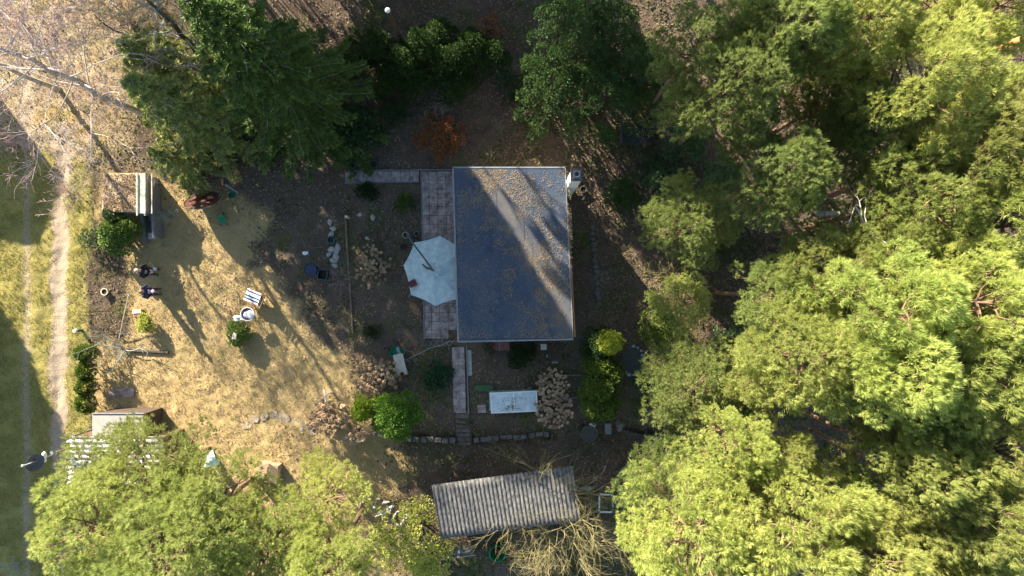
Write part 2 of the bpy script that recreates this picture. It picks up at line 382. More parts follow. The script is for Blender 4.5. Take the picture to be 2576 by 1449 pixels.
def ground_mat():
    m = bpy.data.materials.new('ground'); m.use_nodes = True; nt = m.node_tree; n = nt.nodes; l = nt.links; b = n['Principled BSDF']
    b.inputs['Roughness'].default_value = .95; b.inputs['Specular IOR Level'].default_value = .1
    at = n.new('ShaderNodeAttribute'); at.attribute_name = 'zone'; sp = n.new('ShaderNodeSeparateColor'); l.new(at.outputs['Color'], sp.inputs[0])
    tc = n.new('ShaderNodeTexCoord')
    def noise(sc, det=6, rough=.7):
        t = n.new('ShaderNodeTexNoise'); t.inputs['Scale'].default_value = sc; t.inputs['Detail'].default_value = det; t.inputs['Roughness'].default_value = rough
        l.new(tc.outputs['Object'], t.inputs[0]); r = n.new('ShaderNodeMapRange'); r.inputs[1].default_value = .32; r.inputs[2].default_value = .68
        l.new(t.outputs[0], r.inputs[0]); return r.outputs[0], t.outputs[0]
    def mix(f, a, b_):
        x = n.new('ShaderNodeMix'); x.data_type = 'RGBA'
        for s, v in ((6, a), (7, b_)):
            if isinstance(v, tuple): x.inputs[s].default_value = (*v, 1)
            else: l.new(v, x.inputs[s])
        l.new(f, x.inputs[0]); return x.outputs[2]
    def edge_free(sc):
        t = n.new('ShaderNodeTexNoise'); t.inputs['Scale'].default_value = sc*.22; t.inputs['Detail'].default_value = 5; l.new(tc.outputs['Object'], t.inputs[0]); r = n.new('ShaderNodeMapRange'); r.inputs[1].default_value = .52; r.inputs[2].default_value = .66; l.new(t.outputs[0], r.inputs[0]); return r.outputs[0]
    f1, r1 = noise(9.); f2, _ = noise(1.3); f3, _ = noise(22., 3); f4, _ = noise(4.)
    f5, _ = noise(45., 2); f6, _ = noise(.55)
    litter = mix(f5, mix(f3, mix(f2, (.022, .018, .015), (.075, .056, .042)), (.13, .095, .07)), mix(f6, (.05, .04, .03), (.17, .13, .095)))
    litter = mix(edge_free(2.6), litter, mix(f3, (.028, .034, .012), (.12, .12, .045)))
    straw = mix(f3, mix(f4, (.25, .17, .085), (.38, .265, .135)), (.45, .33, .18))
    straw = mix(f2, straw, mix(f3, (.24, .19, .08), (.33, .27, .12)))
    moss = mix(f3, mix(f2, (.09, .09, .022), (.20, .18, .04)), (.34, .29, .11))
    sand = mix(f3, (.25, .195, .14), (.42, .34, .25))
    def edge(ch, amt=.5):
        a = n.new('ShaderNodeMath'); a.operation = 'MULTIPLY_ADD'; a.inputs[1].default_value = amt; l.new(f1, a.inputs[0]); l.new(sp.outputs[ch], a.inputs[2])
        r = n.new('ShaderNodeMapRange'); r.inputs[1].default_value = .35+amt*.3; r.inputs[2].default_value = .65+amt*.6; l.new(a.outputs[0], r.inputs[0]); return r.outputs[0]
    col = mix(edge(0), litter, straw); col = mix(edge(1), col, moss); col = mix(edge(2), col, sand)
    l.new(col, b.inputs['Base Color'])
    bt = n.new('ShaderNodeTexNoise'); bt.inputs['Scale'].default_value = 16; bt.inputs['Detail'].default_value = 5; l.new(tc.outputs['Object'], bt.inputs[0])
    bp = n.new('ShaderNodeBump'); bp.inputs['Strength'].default_value = .8; bp.inputs['Distance'].default_value = .05
    l.new(bt.outputs[0], bp.inputs['Height']); l.new(bp.outputs[0], b.inputs['Normal']); return m
tag(link('ground', me, ground_mat()), kind='structure')

def scatter(name, n, dens, box, size, m, up=.25, kind='leaf', seed=1, label=None, cat=None, z=None):
    q = np.random.default_rng(seed); x = q.uniform(box[0], box[1], n); y = q.uniform(box[2], box[3], n)
    keep = q.random(n) < dens(x, y); x = x[keep]; y = y[keep]; n = len(x)
    zz = ground_h(x, y) if z is None else np.full(n, z); pos = np.stack([x, y, zz+.012], 1); s = size*q.uniform(.5, 1.25, (n, 1))
    if kind == 'leaf':
        nrm = unit(np.stack([q.normal(0, up, n), q.normal(0, up, n), np.ones(n)], 1)); a = unit(np.cross(nrm, q.normal(0, 1, (n, 3)))); b = np.cross(nrm, a)
        V = np.stack([pos-a*s, pos-b*s*.55, pos+a*s, pos+b*s*.55], 1)+np.array([0, 0, 1])*s[:, None]*.35; rv = q.random(n)
    else:
        d = unit(np.stack([q.normal(0, .8, n), q.normal(0, .8, n), np.full(n, up)], 1)); a = unit(np.cross(d, q.normal(0, 1, (n, 3))))
        V = np.stack([pos-a*s*.10, pos+d*s*.5-a*s*.12, pos+d*s, pos+d*s*.5+a*s*.12], 1); rv = q.random(n)
    o = link(name, np_mesh(name, V.reshape(-1, 3), np.arange(n*4).reshape(-1, 4), rv), m); return tag(o, label, cat, kind='stuff')
M_STRAW = mat('dry_grass', (.32, .235, .12), .9, scale=1.2, col2=(.47, .36, .20), per=.6, transl=.2)
M_MOSSG = mat('mossy_grass', (.12, .13, .02), .9, scale=1.2, col2=(.32, .29, .07), per=.6, transl=.2)
M_LITTER = mat('fallen_leaves', (.045, .032, .022), .9, scale=1.2, col2=(.28, .20, .13), per=.8)
M_TANLEAF = mat('tan_leaves', (.17, .105, .055), .9, scale=1.2, col2=(.44, .32, .20), per=.75)
FULL = (-28, 28, -16, 16)
scatter('dry_grass', 130000, lambda x, y: zones(x, y)[0]*(zones(x, y)[1] < .4)*(.35+.65*(fbm(x, y, .8) > .45)), (-28, -5, -16, 16), .11, M_STRAW, .9, 'blade', 2, 'short straw coloured grass covering the sunny lawn', 'grass')
scatter('mossy_grass', 70000, lambda x, y: zones(x, y)[1]*(1-zones(x, y)[2])*(fbm(x, y, .7) > .42), (-28, -21, -16, 16), .10, M_MOSSG, .9, 'blade', 3, 'yellow green mossy grass between the wheel ruts of the lane', 'grass')
def dl(x, y):
    z = zones(x, y); return np.clip((1-z[3])*(1-z[1]), 0, 1)*(.2+.8*sstep(fbm(x, y, 1.5), .35, .6))
scatter('leaf_litter', 150000, dl, FULL, .06, M_LITTER, .35, 'leaf', 4, 'brown fallen leaves carpeting the shady ground', 'fallen leaves')
scatter('scattered_leaves', 14000, lambda x, y: zones(x, y)[3]*(1-zones(x, y)[1])*(.1+.9*sstep(fbm(x, y, 1.7), .48, .65)), (-28, 0, -16, 16), .065, M_TANLEAF, .45, 'leaf', 5, 'tan leaves scattered over the sunny lawn', 'fallen leaves')

# low growth and fallen twigs in the shade
def patch(sc, lo, hi, sx=0.): return lambda x, y: np.clip((1-zones(x, y)[3])*(1-zones(x, y)[1]), 0, 1)*sstep(fbm(x+sx, y-sx, sc), lo, hi)
scatter('ground_cover', 90000, patch(1.6, .50, .66, 13.), FULL, .085, mat('ground_cover_leaves', (.02, .035, .010), .8, scale=1.2, col2=(.13, .16, .045), per=.7, transl=.2), .7, 'leaf', 6, 'patches of low dark green weeds and moss in the shade', 'ground cover')
def twigs(name, n, dens, m, seed, label):
    q = np.random.default_rng(seed); x = q.uniform(-27, 27, n); y = q.uniform(-16, 16, n); k = q.random(n) < dens(x, y); x = x[k]; y = y[k]; n = len(x)
    a = q.uniform(0, PI, n); L = q.uniform(.1, .5, n)**1.2; z = ground_h(x, y)+.02; dx = np.cos(a)*L/2; dy = np.sin(a)*L/2; r = q.uniform(.004, .012, n)
    S = np.stack([x-dx, y-dy, z, x+dx, y+dy, z+q.uniform(0, .08, n), r, r*.6], 1)
    tag(link(name, segs_mesh(name, S, 3), m), label, 'twigs', kind='stuff')
twigs('fallen_twigs', 9000, patch(2.1, .35, .6, 4.), mat('grey_brown_twigs', (.12, .095, .07), .9, scale=3., col2=(.34, .29, .23)), 61, 'thin fallen twigs strewn over the shady ground')
# ------------------------------------------------------------------ house
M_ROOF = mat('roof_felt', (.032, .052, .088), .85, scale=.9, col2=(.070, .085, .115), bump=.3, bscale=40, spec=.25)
M_TRIM = mat('pale_metal_trim', (.19, .205, .225), .5, scale=4.)
M_WALL = mat('cream_render', (.55, .50, .42), .9, scale=3.)
M_WHITEP = mat('white_paint', (.72, .72, .70), .6, scale=6., var=.08)
M_GREYP = mat('grey_slab', (.16, .16, .165), .85, scale=8.)
M_DARK = mat('dark_void', (.012, .012, .014), .7, scale=4.)
M_ORANGE_LIT = mat('orange_lit_pipe', (.30, .15, .07), .6, scale=10.)  # orange cast of the low sun put into the gutter colour
M_GLASS = mat('window_glass', (.04, .05, .06), .08, scale=2., spec=.6)
M_WOOD = mat('weathered_wood', (.20, .14, .09), .85, scale=7., col2=(.36, .27, .18), stretch=(1, 6, 1))
M_WOODD = mat('dark_wood', (.05, .035, .028), .85, scale=7., col2=(.10, .075, .055))
ZR = 2.95
ra, rb, rc_, rd = P(1140, 422, ZR), P(1421, 422, ZR), P(1441, 853, ZR), P(1153, 859, ZR)     # NW NE SE SW roof corners
hc = (ra+rb+rc_+rd)/4
house = thing('house', 'flat roofed summer house with dark blue grey felt roof and pale edge trim', 'house', (hc.x, hc.y, 0))
def H(v): return (v.x-hc.x, v.y-hc.y)
def inset(c, k): return [tuple(Vector(p)*k) for p in c]
rc4 = [H(v) for v in (rd, rc_, rb, ra)]
mb = MB(); mb.prism(inset(rc4, .93), -.1, ZR-.22); mb.build('wall', M_WALL, house)
mb = MB(); mb.prism(inset(rc4, .995), ZR-.22, ZR-.02); roof = mb.build('roof', M_GREYP, house)
def lerp2(u, v):
    a, b, c, d = [Vector(p) for p in rc4]; s = a+(b-a)*u; t = d+(c-d)*u; return s+(t-s)*v
mb = MB(); NS = 7
for i in range(NS):          # felt sheets, each lapping over the next
    v0, v1 = i/NS+.0, (i+1)/NS+.012
    v1 = min(v1, .998); n = 12; vs = []
    for j in range(n+1):
        for v, zz in ((max(v0, .004), .006), (v1, .020)):
            p = lerp2(.004+.992*j/n, v); vs.append((p.x, p.y, ZR+zz-.012*(.5 if v == v1 else 0)+.004*math.sin(j*1.7+i*2)))
    top = [(2*j, 2*j+2, 2*j+3, 2*j+1) for j in range(n)]; mb.add(vs, top)
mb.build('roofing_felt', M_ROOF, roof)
def roof_brown_band():  # mixes a noisy brownish diagonal band into the felt colour
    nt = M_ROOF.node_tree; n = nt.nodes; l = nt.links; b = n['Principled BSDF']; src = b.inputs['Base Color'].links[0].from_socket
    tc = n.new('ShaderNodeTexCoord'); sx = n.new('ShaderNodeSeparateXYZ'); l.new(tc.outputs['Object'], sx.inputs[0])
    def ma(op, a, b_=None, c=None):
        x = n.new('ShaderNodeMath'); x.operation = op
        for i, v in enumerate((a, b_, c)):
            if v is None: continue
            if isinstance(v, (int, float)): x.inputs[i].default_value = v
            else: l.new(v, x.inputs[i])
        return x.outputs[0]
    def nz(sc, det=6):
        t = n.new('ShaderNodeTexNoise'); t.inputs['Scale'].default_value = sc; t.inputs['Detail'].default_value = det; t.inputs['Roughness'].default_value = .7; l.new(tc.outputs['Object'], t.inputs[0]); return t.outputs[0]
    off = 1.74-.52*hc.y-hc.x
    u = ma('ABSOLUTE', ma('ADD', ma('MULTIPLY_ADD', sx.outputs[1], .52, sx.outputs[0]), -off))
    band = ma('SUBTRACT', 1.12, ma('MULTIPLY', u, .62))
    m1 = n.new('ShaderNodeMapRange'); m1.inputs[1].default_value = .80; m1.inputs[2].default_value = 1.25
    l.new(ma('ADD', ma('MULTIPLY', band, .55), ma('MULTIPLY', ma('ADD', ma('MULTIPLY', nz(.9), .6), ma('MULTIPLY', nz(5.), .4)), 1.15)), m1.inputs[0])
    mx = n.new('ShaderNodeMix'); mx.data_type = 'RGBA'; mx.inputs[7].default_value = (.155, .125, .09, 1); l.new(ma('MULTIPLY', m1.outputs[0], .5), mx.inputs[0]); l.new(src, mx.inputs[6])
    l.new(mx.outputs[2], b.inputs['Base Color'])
roof_brown_band()
for j, u in enumerate((.33, .66)):
    mb = MB()
    for i in range(NS):
        a = lerp2(u+.05*math.sin(i*4+j), (i+.02)/NS); b = lerp2(u+.05*math.sin(i*4+j), (i+.98)/NS); c = (a+b)/2
        mb.box((c.x, c.y, ZR+.02), (.012, (b-a).length, .012), rz=math.atan2(b.y-a.y, b.x-a.x)-PI/2)
    mb.build('seam', M_ROOF, roof)
mb = MB()
for i in range(4):
    a = Vector(rc4[i]); b = Vector(rc4[(i+1) % 4]); c = (a+b)/2; w = .07 if i != 1 else .04
    mb.box((c.x*1.003, c.y*1.003, ZR-.05), ((b-a).length+.05, w, .17), rz=math.atan2(b.y-a.y, b.x-a.x))
mb.build('edge_trim', M_TRIM, roof)
mb = MB(); a = Vector((*H(rc_), ZR-.16)); b = Vector((*H(rb), ZR-.16)); off = Vector((.11, 0, 0))
mb.tube([a+off+Vector((0, .1, 0)), b+off-Vector((0, 1.6, 0))], .055, 8); mb.build('gutter', M_ORANGE_LIT, house, smooth=True)
# windows and doors in the walls under the eaves
def wall_open(face, u, w, z0, z1, name, m):
    e = {'W': (3, 0), 'E': (1, 2), 'S': (0, 1), 'N': (2, 3)}[face]; c4 = inset(rc4, .93); a = Vector(c4[e[0]]); b = Vector(c4[e[1]]); p = a+(b-a)*u
    rz = math.atan2(b.y-a.y, b.x-a.x); n = Vector((math.sin(rz), -math.cos(rz)))
    f = MB().box((p.x+n.x*.03, p.y+n.y*.03, (z0+z1)/2), (w, .09, z1-z0), rz=rz).build(name, M_WHITEP, house)
    MB().box((p.x+n.x*.08, p.y+n.y*.08, (z0+z1)/2), (w-.16, .03, z1-z0-.16), rz=rz).build('pane' if name == 'window' else 'door_panel', m, f)
wall_open('W', .3, 1.6, .9, 2.1, 'window', M_GLASS); wall_open('W', .62, .95, .05, 2.1, 'door', M_WOOD)
wall_open('S', .35, 1.2, .9, 2.1, 'window', M_GLASS); wall_open('S', .75, 1.2, .9, 2.1, 'window', M_GLASS)
wall_open('E', .4, 1.2, .9, 2.1, 'window', M_GLASS); wall_open('N', .5, 1.2, .9, 2.1, 'window', M_GLASS)
# chimney
CHH = 5.3; ct = [P(px, py, CHH) for px, py in ((1437, 453), (1465, 453), (1464, 425), (1437, 425))]; cc = sum(ct, Vector())/4
chim = MB().box((cc.x-hc.x, cc.y-hc.y, CHH/2-.1), (.46, .48, CHH-.2)).build('chimney', M_WHITEP, house)
MB().box((cc.x-hc.x, cc.y-hc.y, CHH-.09), (.54, .56, .10)).build('chimney_cap', mat('brown_flashing', (.10, .085, .085), .8, scale=5.), chim, bevel=.01)
mb = MB(); mb.box((cc.x-hc.x, cc.y-hc.y, CHH+.0), (.34, .34, .10)); mb.lathe((cc.x-hc.x, cc.y-hc.y, CHH), [(.145, .05), (.145, .11), (.10, .11), (.10, .06)], 20, cap=False); mb.build('flue_collar', M_TRIM, chim, bevel=.008)
MB().lathe((cc.x-hc.x, cc.y-hc.y, CHH), [(.10, .055), (.10, .108)], 20).build('flue_dark_plug', M_DARK, chim)  # black plug stands in for the darkness inside the flue
# leaves and needles blown together on the roof
def droof(x, y):
    px, py = to_px(x*1.085, y*1.085); n = fbm(x*1.3, y*1.3, 1.5); n2 = fbm(x+9, y-4, .5)
    inside = (px > 1150)*(px < 1434+(py-422)*.03)*(py > 428)*(py < 850)
    band = np.exp(-((px-(1225+(py-430)*.52))/85)**2)
    edge = np.exp(-((1436-px)/16)**2)+np.exp(-((px-1158)/9)**2)*.6+np.exp(-((852-py)/14)**2)*.5+np.exp(-((py-428)/20)**2)*.7
    d = (band*.75+.045+edge*.5)*sstep(n*.55+n2*.45, .42, .62)+.03
    return inside*np.clip(d, 0, 1)
rbx = (ra.x, rc_.x, rd.y, ra.y)
scatter('roof_leaves', 90000, droof, rbx, .026, mat('roof_leaf_litter', (.12, .09, .065), .9, scale=1.5, col2=(.32, .25, .17), per=.7), .3, 'leaf', 8, 'brown leaves and needles lying in drifts on the flat house roof', 'fallen leaves', z=ZR+.008)
def dmoss(x, y):
    px, py = to_px(x*1.085, y*1.085); pts = [(1190, 487, 5), (1250, 437, 10), (1230, 430, 9), (1285, 470, 8), (1330, 520, 7), (1350, 500, 9), (1240, 540, 7), (1380, 560, 7), (1410, 480, 9), (1290, 575, 8), (1215, 620, 5), (1400, 700, 5)]
    return np.clip(sum(np.exp(-(((px-a)**2+(py-b)**2)/(r*r))) for a, b, r in pts), 0, 1)*.5
scatter('roof_moss', 40000, dmoss, rbx, .06, mat('roof_moss', (.045, .07, .012), .9, scale=3., col2=(.14, .17, .04), per=.6), 1.2, 'blade', 12, 'small green moss tufts growing on the flat house roof', 'moss', z=ZR+.004)

# ------------------------------------------------------------------ paving, steps, retaining walls
M_PAVE = mat('pink_grey_paving', (.09, .075, .07), .9, scale=3.5, col2=(.44, .36, .34), bump=.4)
M_PAVE2 = mat('pale_slabs', (.24, .24, .22), .9, scale=4., col2=(.36, .36, .32))
M_STONE = mat('grey_stone', (.06, .058, .052), .9, scale=5., col2=(.16, .155, .14), bump=.6)
M_CONC = mat('concrete', (.26, .25, .23), .9, scale=3., col2=(.40, .385, .35))
q = np.random.default_rng(5)
def slabs(name, quad, nu, nv, m, up=.05, th=.06, gap=.02, miss=(), kind='structure', label=None, cat=None):
    a, b, c, d = [Vector((*G(*p).to_2d(), 0)) for p in quad]; mb = MB()
    for i in range(nu):
        for j in range(nv):
            if (i, j) in miss: continue
            def pt(u, v): s = a+(b-a)*u; t = d+(c-d)*u; return s+(t-s)*v
            g = gap; us = ((i+g)/nu, (i+1-g)/nu); vs = ((j+g)/nv, (j+1-g)/nv); p4 = [pt(us[0], vs[0]), pt(us[1], vs[0]), pt(us[1], vs[1]), pt(us[0], vs[1])]
            z = up+float(q.normal(0, .005))+float(ground_h(p4[0].x, p4[0].y))*0
            mb.prism([(p.x, p.y) for p in p4], z-th-.1, z)
    o = mb.build(name, m); tag(o, label, cat, kind=kind); return o
slabs('paving', [(1066, 852), (1150, 852), (1142, 432), (1058, 432)], 4, 19, M_PAVE, .10, miss=[(3, 0)])
slabs('paving', [(868, 460), (1054, 457), (1054, 430), (868, 432)], 8, 1, M_PAVE, .09)
slabs('paving', [(1141, 1040), (1173, 1038), (1168, 872), (1137, 873)], 2, 9, M_PAVE, .10)
slabs('stepping_stones', [(1177, 945), (1188, 945), (1186, 880), (1173, 880)], 1, 5, M_PAVE2, .08, kind='structure')
mb = MB()
for (x0, y0, x1, y1) in ((1060, 432, 1068, 855), (868, 461, 1056, 458), (868, 430, 1138, 428), (1174, 868, 1179, 1040)):
    a, b = G(x0, y0), G(x1, y1); c = (a+b)/2; mb.box((c.x, c.y, .06), ((b-a).length, .06, .18), rz=math.atan2(b.y-a.y, b.x-a.x))
tag(mb.build('kerb', M_GREYP), kind='structure')
st = thing('garden_steps', 'flight of dark timber steps going down at the end of the paved path', 'steps', G(1165, 1080))
o0 = st.location
for i in range(7):
    p = P(1163+i*.4, 1046+i*12.5, 0); MB(o0).box((p.x, p.y, .02-i*.105), (.72, .24, .12)).build('step', mat('worn_step_wood', (.07, .055, .045), .9, scale=8., col2=(.16, .13, .11)), st, bevel=.01)
for px in (1144, 1182):
    a, b = P(px, 1036, 0), P(px+3, 1124, 0); MB(o0).tube([(a.x, a.y, .12), (b.x, b.y, -.58)], .045, 6).build('stringer', M_WOODD, st)
def stone_wall(name, pts, w, h, label, z0=-.75, sz=.35, m=None, seed=0):
    qq = np.random.default_rng(seed); p0 = G(*pts[0]); mb = MB((p0.x, p0.y, 0))
    for (a, b) in zip(pts[:-1], pts[1:]):
        A, B = P(*a), P(*b); L = (B-A).length; n = max(1, int(L/sz)); rz = math.atan2(B.y-A.y, B.x-A.x)
        for i in range(n):
            p = A+(B-A)*((i+.5)/n); hh = h*qq.uniform(.8, 1.1); mb.box((p.x+qq.normal(0, .02), p.y+qq.normal(0, .02), z0+hh/2), (L/n*qq.uniform(.8, .97), w*qq.uniform(.75, 1.1), hh), rz=rz+qq.normal(0, .06))
    return tag(mb.build(name, m or M_STONE, loc=(p0.x, p0.y, 0), bevel=.03), label, 'wall')
stone_wall('retaining_wall', [(905, 1085), (1000, 1106), (1145, 1112)], .28, .55, 'low rubble stone wall left of the garden steps', seed=1)
stone_wall('retaining_wall', [(1190, 1112), (1290, 1104), (1385, 1096)], .25, .5, 'low dark stone wall right of the garden steps', seed=2)
stone_wall('retaining_wall', [(1180, 1047), (1235, 1040), (1352, 1032), (1395, 1030)], .10, .5, 'thin dark board edging below the white cold frame', z0=-.35, sz=1.2, m=M_WOODD, seed=3)
stone_wall('garden_edging', [(1390, 945), (1473, 945)], .07, .22, 'upper grey board edging of the bed east of the dried flowers', z0=-.02, sz=1.5, m=M_GREYP, seed=4)
stone_wall('garden_edging', [(1400, 1002), (1474, 998)], .07, .22, 'lower grey board edging of the bed east of the dried flowers', z0=-.02, sz=1.5, m=M_GREYP, seed=5)
stone_wall('garden_edging', [(1474, 942), (1477, 1030)], .06, .25, 'pale board edging running along the golden hedge', z0=-.04, sz=1.5, m=M_TRIM, seed=6)
# row of loose edging stones east of the house
first = None
row = [(1491, 560), (1490, 573), (1491, 587), (1492, 601), (1493, 615), (1494, 629), (1496, 643), (1497, 656), (1498, 669), (1500, 683), (1503, 693), (1498, 700), (1502, 713), (1504, 726), (1501, 738), (1505, 751), (1507, 766)]
for i, (px, py) in enumerate(row):
    g_ = G(px, py)
    if first is None:
        first = tag(MB().blob((0, 0, .05), (.15, .13, .10), 4, .12).build('edging_stone', M_STONE, smooth=True), 'flat grey stone in the curved row of edging stones east of the house', 'stone', 'edging stones east of the house'); o = first
    else: o = first.copy(); C.objects.link(o)
    o.location = g_; o.rotation_euler = (0, 0, i*1.3); s = .85+.35*((i*37) % 10)/10; o.scale = (s, s, 1)
def lob(n, R_, h, seed, r=.45, z0=.3, flat=.9):
    qq = np.random.default_rng(seed); out = []
    for i in range(n):
        a = i*2.4+qq.normal(0, .3); d = R_*math.sqrt((i+.3)/n); s = r*qq.uniform(.75, 1.2)
        out.append((math.cos(a)*d, math.sin(a)*d, max(z0, h*(1-.55*(d/R_)**2)-s*.6), s, s, s*flat))
    return out
# ------------------------------------------------------------------ trees
PINES = [pine_meshes(11), pine_meshes(23, 3.3, 13., 5.5, 50), pine_meshes(37, 2.7, 12.5, 4.6, 40), pine_meshes(58, 3.1, 13.5, 5., 44)]
OPEN = pine_meshes(71, 2.9, 12., 5.5, 22, 80, dead=26)
def pine(i, px, py, z, rpx, label, kind=None, cat='pine tree', group='pine trees around the plot'):
    """crown centre seen at (px, py), crown top at height z, crown radius rpx"""
    zc = z-2.0; p = P(px, py, zc); k = PINES[i] if kind is None else kind
    hh = [13., 13., 12.5, 13.5][i % 4]; rr = [3., 3.3, 2.7, 3.1][i % 4]
    s = rpx*.95*PXM*(CAM_H-zc)/CAM_H/rr; g = float(ground_h(p.x, p.y))
    return plant('pine_tree', label, cat, (p.x, p.y, g-.05), k, ('trunk', 'crown'), (M_PINEBARK, M_SHADED_NEEDLE if (px < 2010 and py < 760 or (px, py) in ((1740, 960), (1700, 1235), (2190, 330))) else M_NEEDLE), rotz=rnd(0, 6.28), sc=(s, s, (z-g)/hh), group=group)  # pines on the shady side take the darker, shade-coloured needles
PL = [
 (0, 2330, 190, 14, 175, 'bright pine crown below the dark clearing near the top right corner'),
 (1, 2480, 380, 14, 185, 'sunlit pine at the upper right edge beneath the orange leaning trunks'),
 (2, 2190, 330, 10, 150, 'shadowed pine left of the brightest top right crown'),
 (1, 2350, 500, 13, 170, 'large sunlit pine around the bare bone white branches'),
 (3, 2530, 560, 14, 170, 'pine cut off by the right edge at mid height'),
 (2, 1960, 440, 12, 115, 'yellow green pine lit from the left, west of the sandy gap'),
 (3, 1990, 60, 13, 150, 'open pine touching the top edge right of the dark shrubs'),
 (2, 2150, 60, 13, 130, 'pale pine at the top edge, second right of the dark shrubs'),
 (0, 1720, 560, 8, 115, 'half shaded pine directly east of the chimney'),
 (2, 1840, 250, 12, 140, 'thin crowned pine north east of the slatted compost box'),
 (1, 2090, 690, 12, 130, 'bright pine above the dark gap in the right half'),
 (3, 1950, 740, 10, 120, 'mid green pine in half shade right of the lit brushwood'),
 (0, 2260, 790, 15, 190, 'broad bright yellow green pine in the middle of the right side'),
 (1, 2440, 760, 15, 170, 'bright pine near the right edge above the rusty brown shrub'),
 (2, 2050, 900, 13, 150, 'pine with a lobed western edge next to the shaded gully'),
 (3, 2240, 940, 15, 165, 'very bright pine south of the middle of the right side'),
 (0, 2430, 960, 15, 190, 'yellow green pine at the right edge under the brown shrub'),
 (1, 1890, 950, 9, 85, 'narrow sunlit pine on the left flank of the big right hand stand'),
 (2, 1740, 960, 7, 120, 'shaded pine leaning over the stone rimmed pond'),
 (1, 1700, 760, 5, 75, 'small half lit pine beside the brush pile'),
 (3, 2520, 1130, 15, 150, 'pine on the right edge above the orange broken trunk'),
 (0, 1860, 1120, 12, 95, 'pale pine south of the shaded gully, above the corrugated edging'),
 (1, 1950, 1200, 12, 130, 'pine left of the yellow slatted fence'),
 (2, 2290, 1150, 14, 115, 'pine between the yellow slatted fence and the orange trunk'),
 (3, 2480, 1290, 15, 150, 'large pine in the lower right with dark hollow at its left'),
 (2, 1700, 1235, 8, 130, 'dark green shaded pine right of the white window frame'),
 (1, 1760, 1360, 13, 190, 'bright pine at the bottom edge right of the bare willow'),
 (0, 1990, 1350, 14, 190, 'bright pine at the bottom edge in the middle of the right half'),
 (3, 2180, 1400, 14, 150, 'bright pine at the bottom edge below the yellow fence'),
 (2, 2390, 1440, 13, 120, 'pine at the bottom right touching the bare brown brush'),
 (0, 2110, 1260, 12, 110, 'pine crown directly below the yellow slatted fence'),
 (2, 2550, 900, 14, 120, 'pine cut off by the right edge level with the patio'),
 # lower left group
 (3, 400, 1195, 7, 185, 'pine covering the corrugated garage roof at lower left'),
 (1, 260, 1330, 9.5, 170, 'leftmost pine of the lower left group by the lane'),
 (0, 530, 1280, 7.5, 160, 'pine below the blue plastic bag at lower left'),
 (2, 440, 1400, 10, 170, 'pine on the bottom edge in the lower left group'),
 (1, 690, 1370, 7.5, 160, 'pine on the bottom edge below the wooden compost bin'),
 (2, 820, 1420, 9, 110, 'pine on the bottom edge left of the yellow green bushes'),
 (2, 2080, 250, 9, 130, 'shadowy pine between the thin crowned pine and the bright top right crown'),
 (1, 1900, 130, 11, 120, 'shade toned pine just below the sparse top edge pine'),
 (0, 2230, 640, 12, 120, 'pine filling the canopy left of the bone white limbs'),
 (2, 2330, 1060, 13, 105, 'pine north of the orange broken trunk'),
 (3, 2400, 1370, 13, 130, 'pine just right of the bottom pines below the yellow fence'),
 (1, 2560, 260, 13, 120, 'pine cut off by the right edge under the leaning trunks'),
 # top edge
 (1, 2480, 30, 12, 120, 'dark shaded pine in the top right corner'),
 (0, 2330, 20, 9, 90, 'shaded pine over the dark clearing at the top right'),
]
for a in PL: pine(*a)
pine(3, 820, 1270, 7, 130, 'soft feathery young pine rising beside the yellow green bush', kind=OPEN)
pine(0, 1770, 90, 13, 120, 'sparse pine with bare pale branches at the top edge', kind=OPEN)
pine(1, 2160, 560, 9, 110, 'sparse crowned pine over the sandy gap with pale forked limbs', kind=OPEN)
# tall trees beyond the frame to the north west that shade the plot
for i, (px, py, h, rpx) in enumerate([(1330, -260, 17, 190), (1130, -330, 18, 150), (1560, -300, 17, 130), (960, -560, 16, 120), (1240, -120, 14, 120),
        (-520, 760, 15, 150), (-420, 900, 14, 150), (310, -110, 14, 95), (420, -130, 15, 110), (250, -260, 15, 80), (880, -120, 16, 45), (815, -100, 15, 32), (985, -110, 16, 50)]):
    p = P(px, py, 0); s = rpx*PXM/3.1
    plant('pine_tree', 'tall pine standing beyond the %s edge of the view' % ('left' if px < 0 else 'top'), 'pine tree', (p.x, p.y, 0), PINES[i % 4], ('trunk', 'crown'), (M_PINEBARK, M_NEEDLE), rotz=i*1.1, sc=(s, s, h/13.), group='pines beyond the view, '+('left' if px < 0 else 'top'))

LOWT = leafy_meshes(700, lob(26, 2.2, 7.5, 70, 1.2, flat=1.6), 75, .11, 4, .5)
for i, (px, py, s_) in enumerate([(-430, 400, .95), (-380, 520, .95), (-330, 640, .95), (-280, 760, .9), (-240, 880, .9), (-200, 980, .8), (-180, 1120, .7)]):
    p = P(px, py); plant('dense_tree', 'dense tree standing beyond the left edge of the view', 'tree', (p.x, p.y, 0), LOWT, ('trunk', 'crown'), (M_DARKBARK, M_DARKLEAF), rotz=i*1.1, sc=s_, group='trees beyond the lane')
for i, (px, py, s_) in enumerate([(820, -190, .62), (950, -230, .7), (1080, -180, .6), (1200, -240, .62), (1330, -190, .55), (1010, -90, .35), (520, -190, (1.2, 1.2, 1.7)), (585, -230, (.65, .65, 1.9))]):
    p = P(px, py); plant('dense_tree', 'dense tree standing beyond the top edge of the view', 'tree', (p.x, p.y, 0), LOWT, ('trunk', 'crown'), (M_DARKBARK, M_DARKLEAF), rotz=i*1.7, sc=s_, group='trees beyond the top edge')
SPR = spruce_meshes(5, 14.5, 4.4); SPR2 = spruce_meshes(8, 9., 2.9, dens=.8)
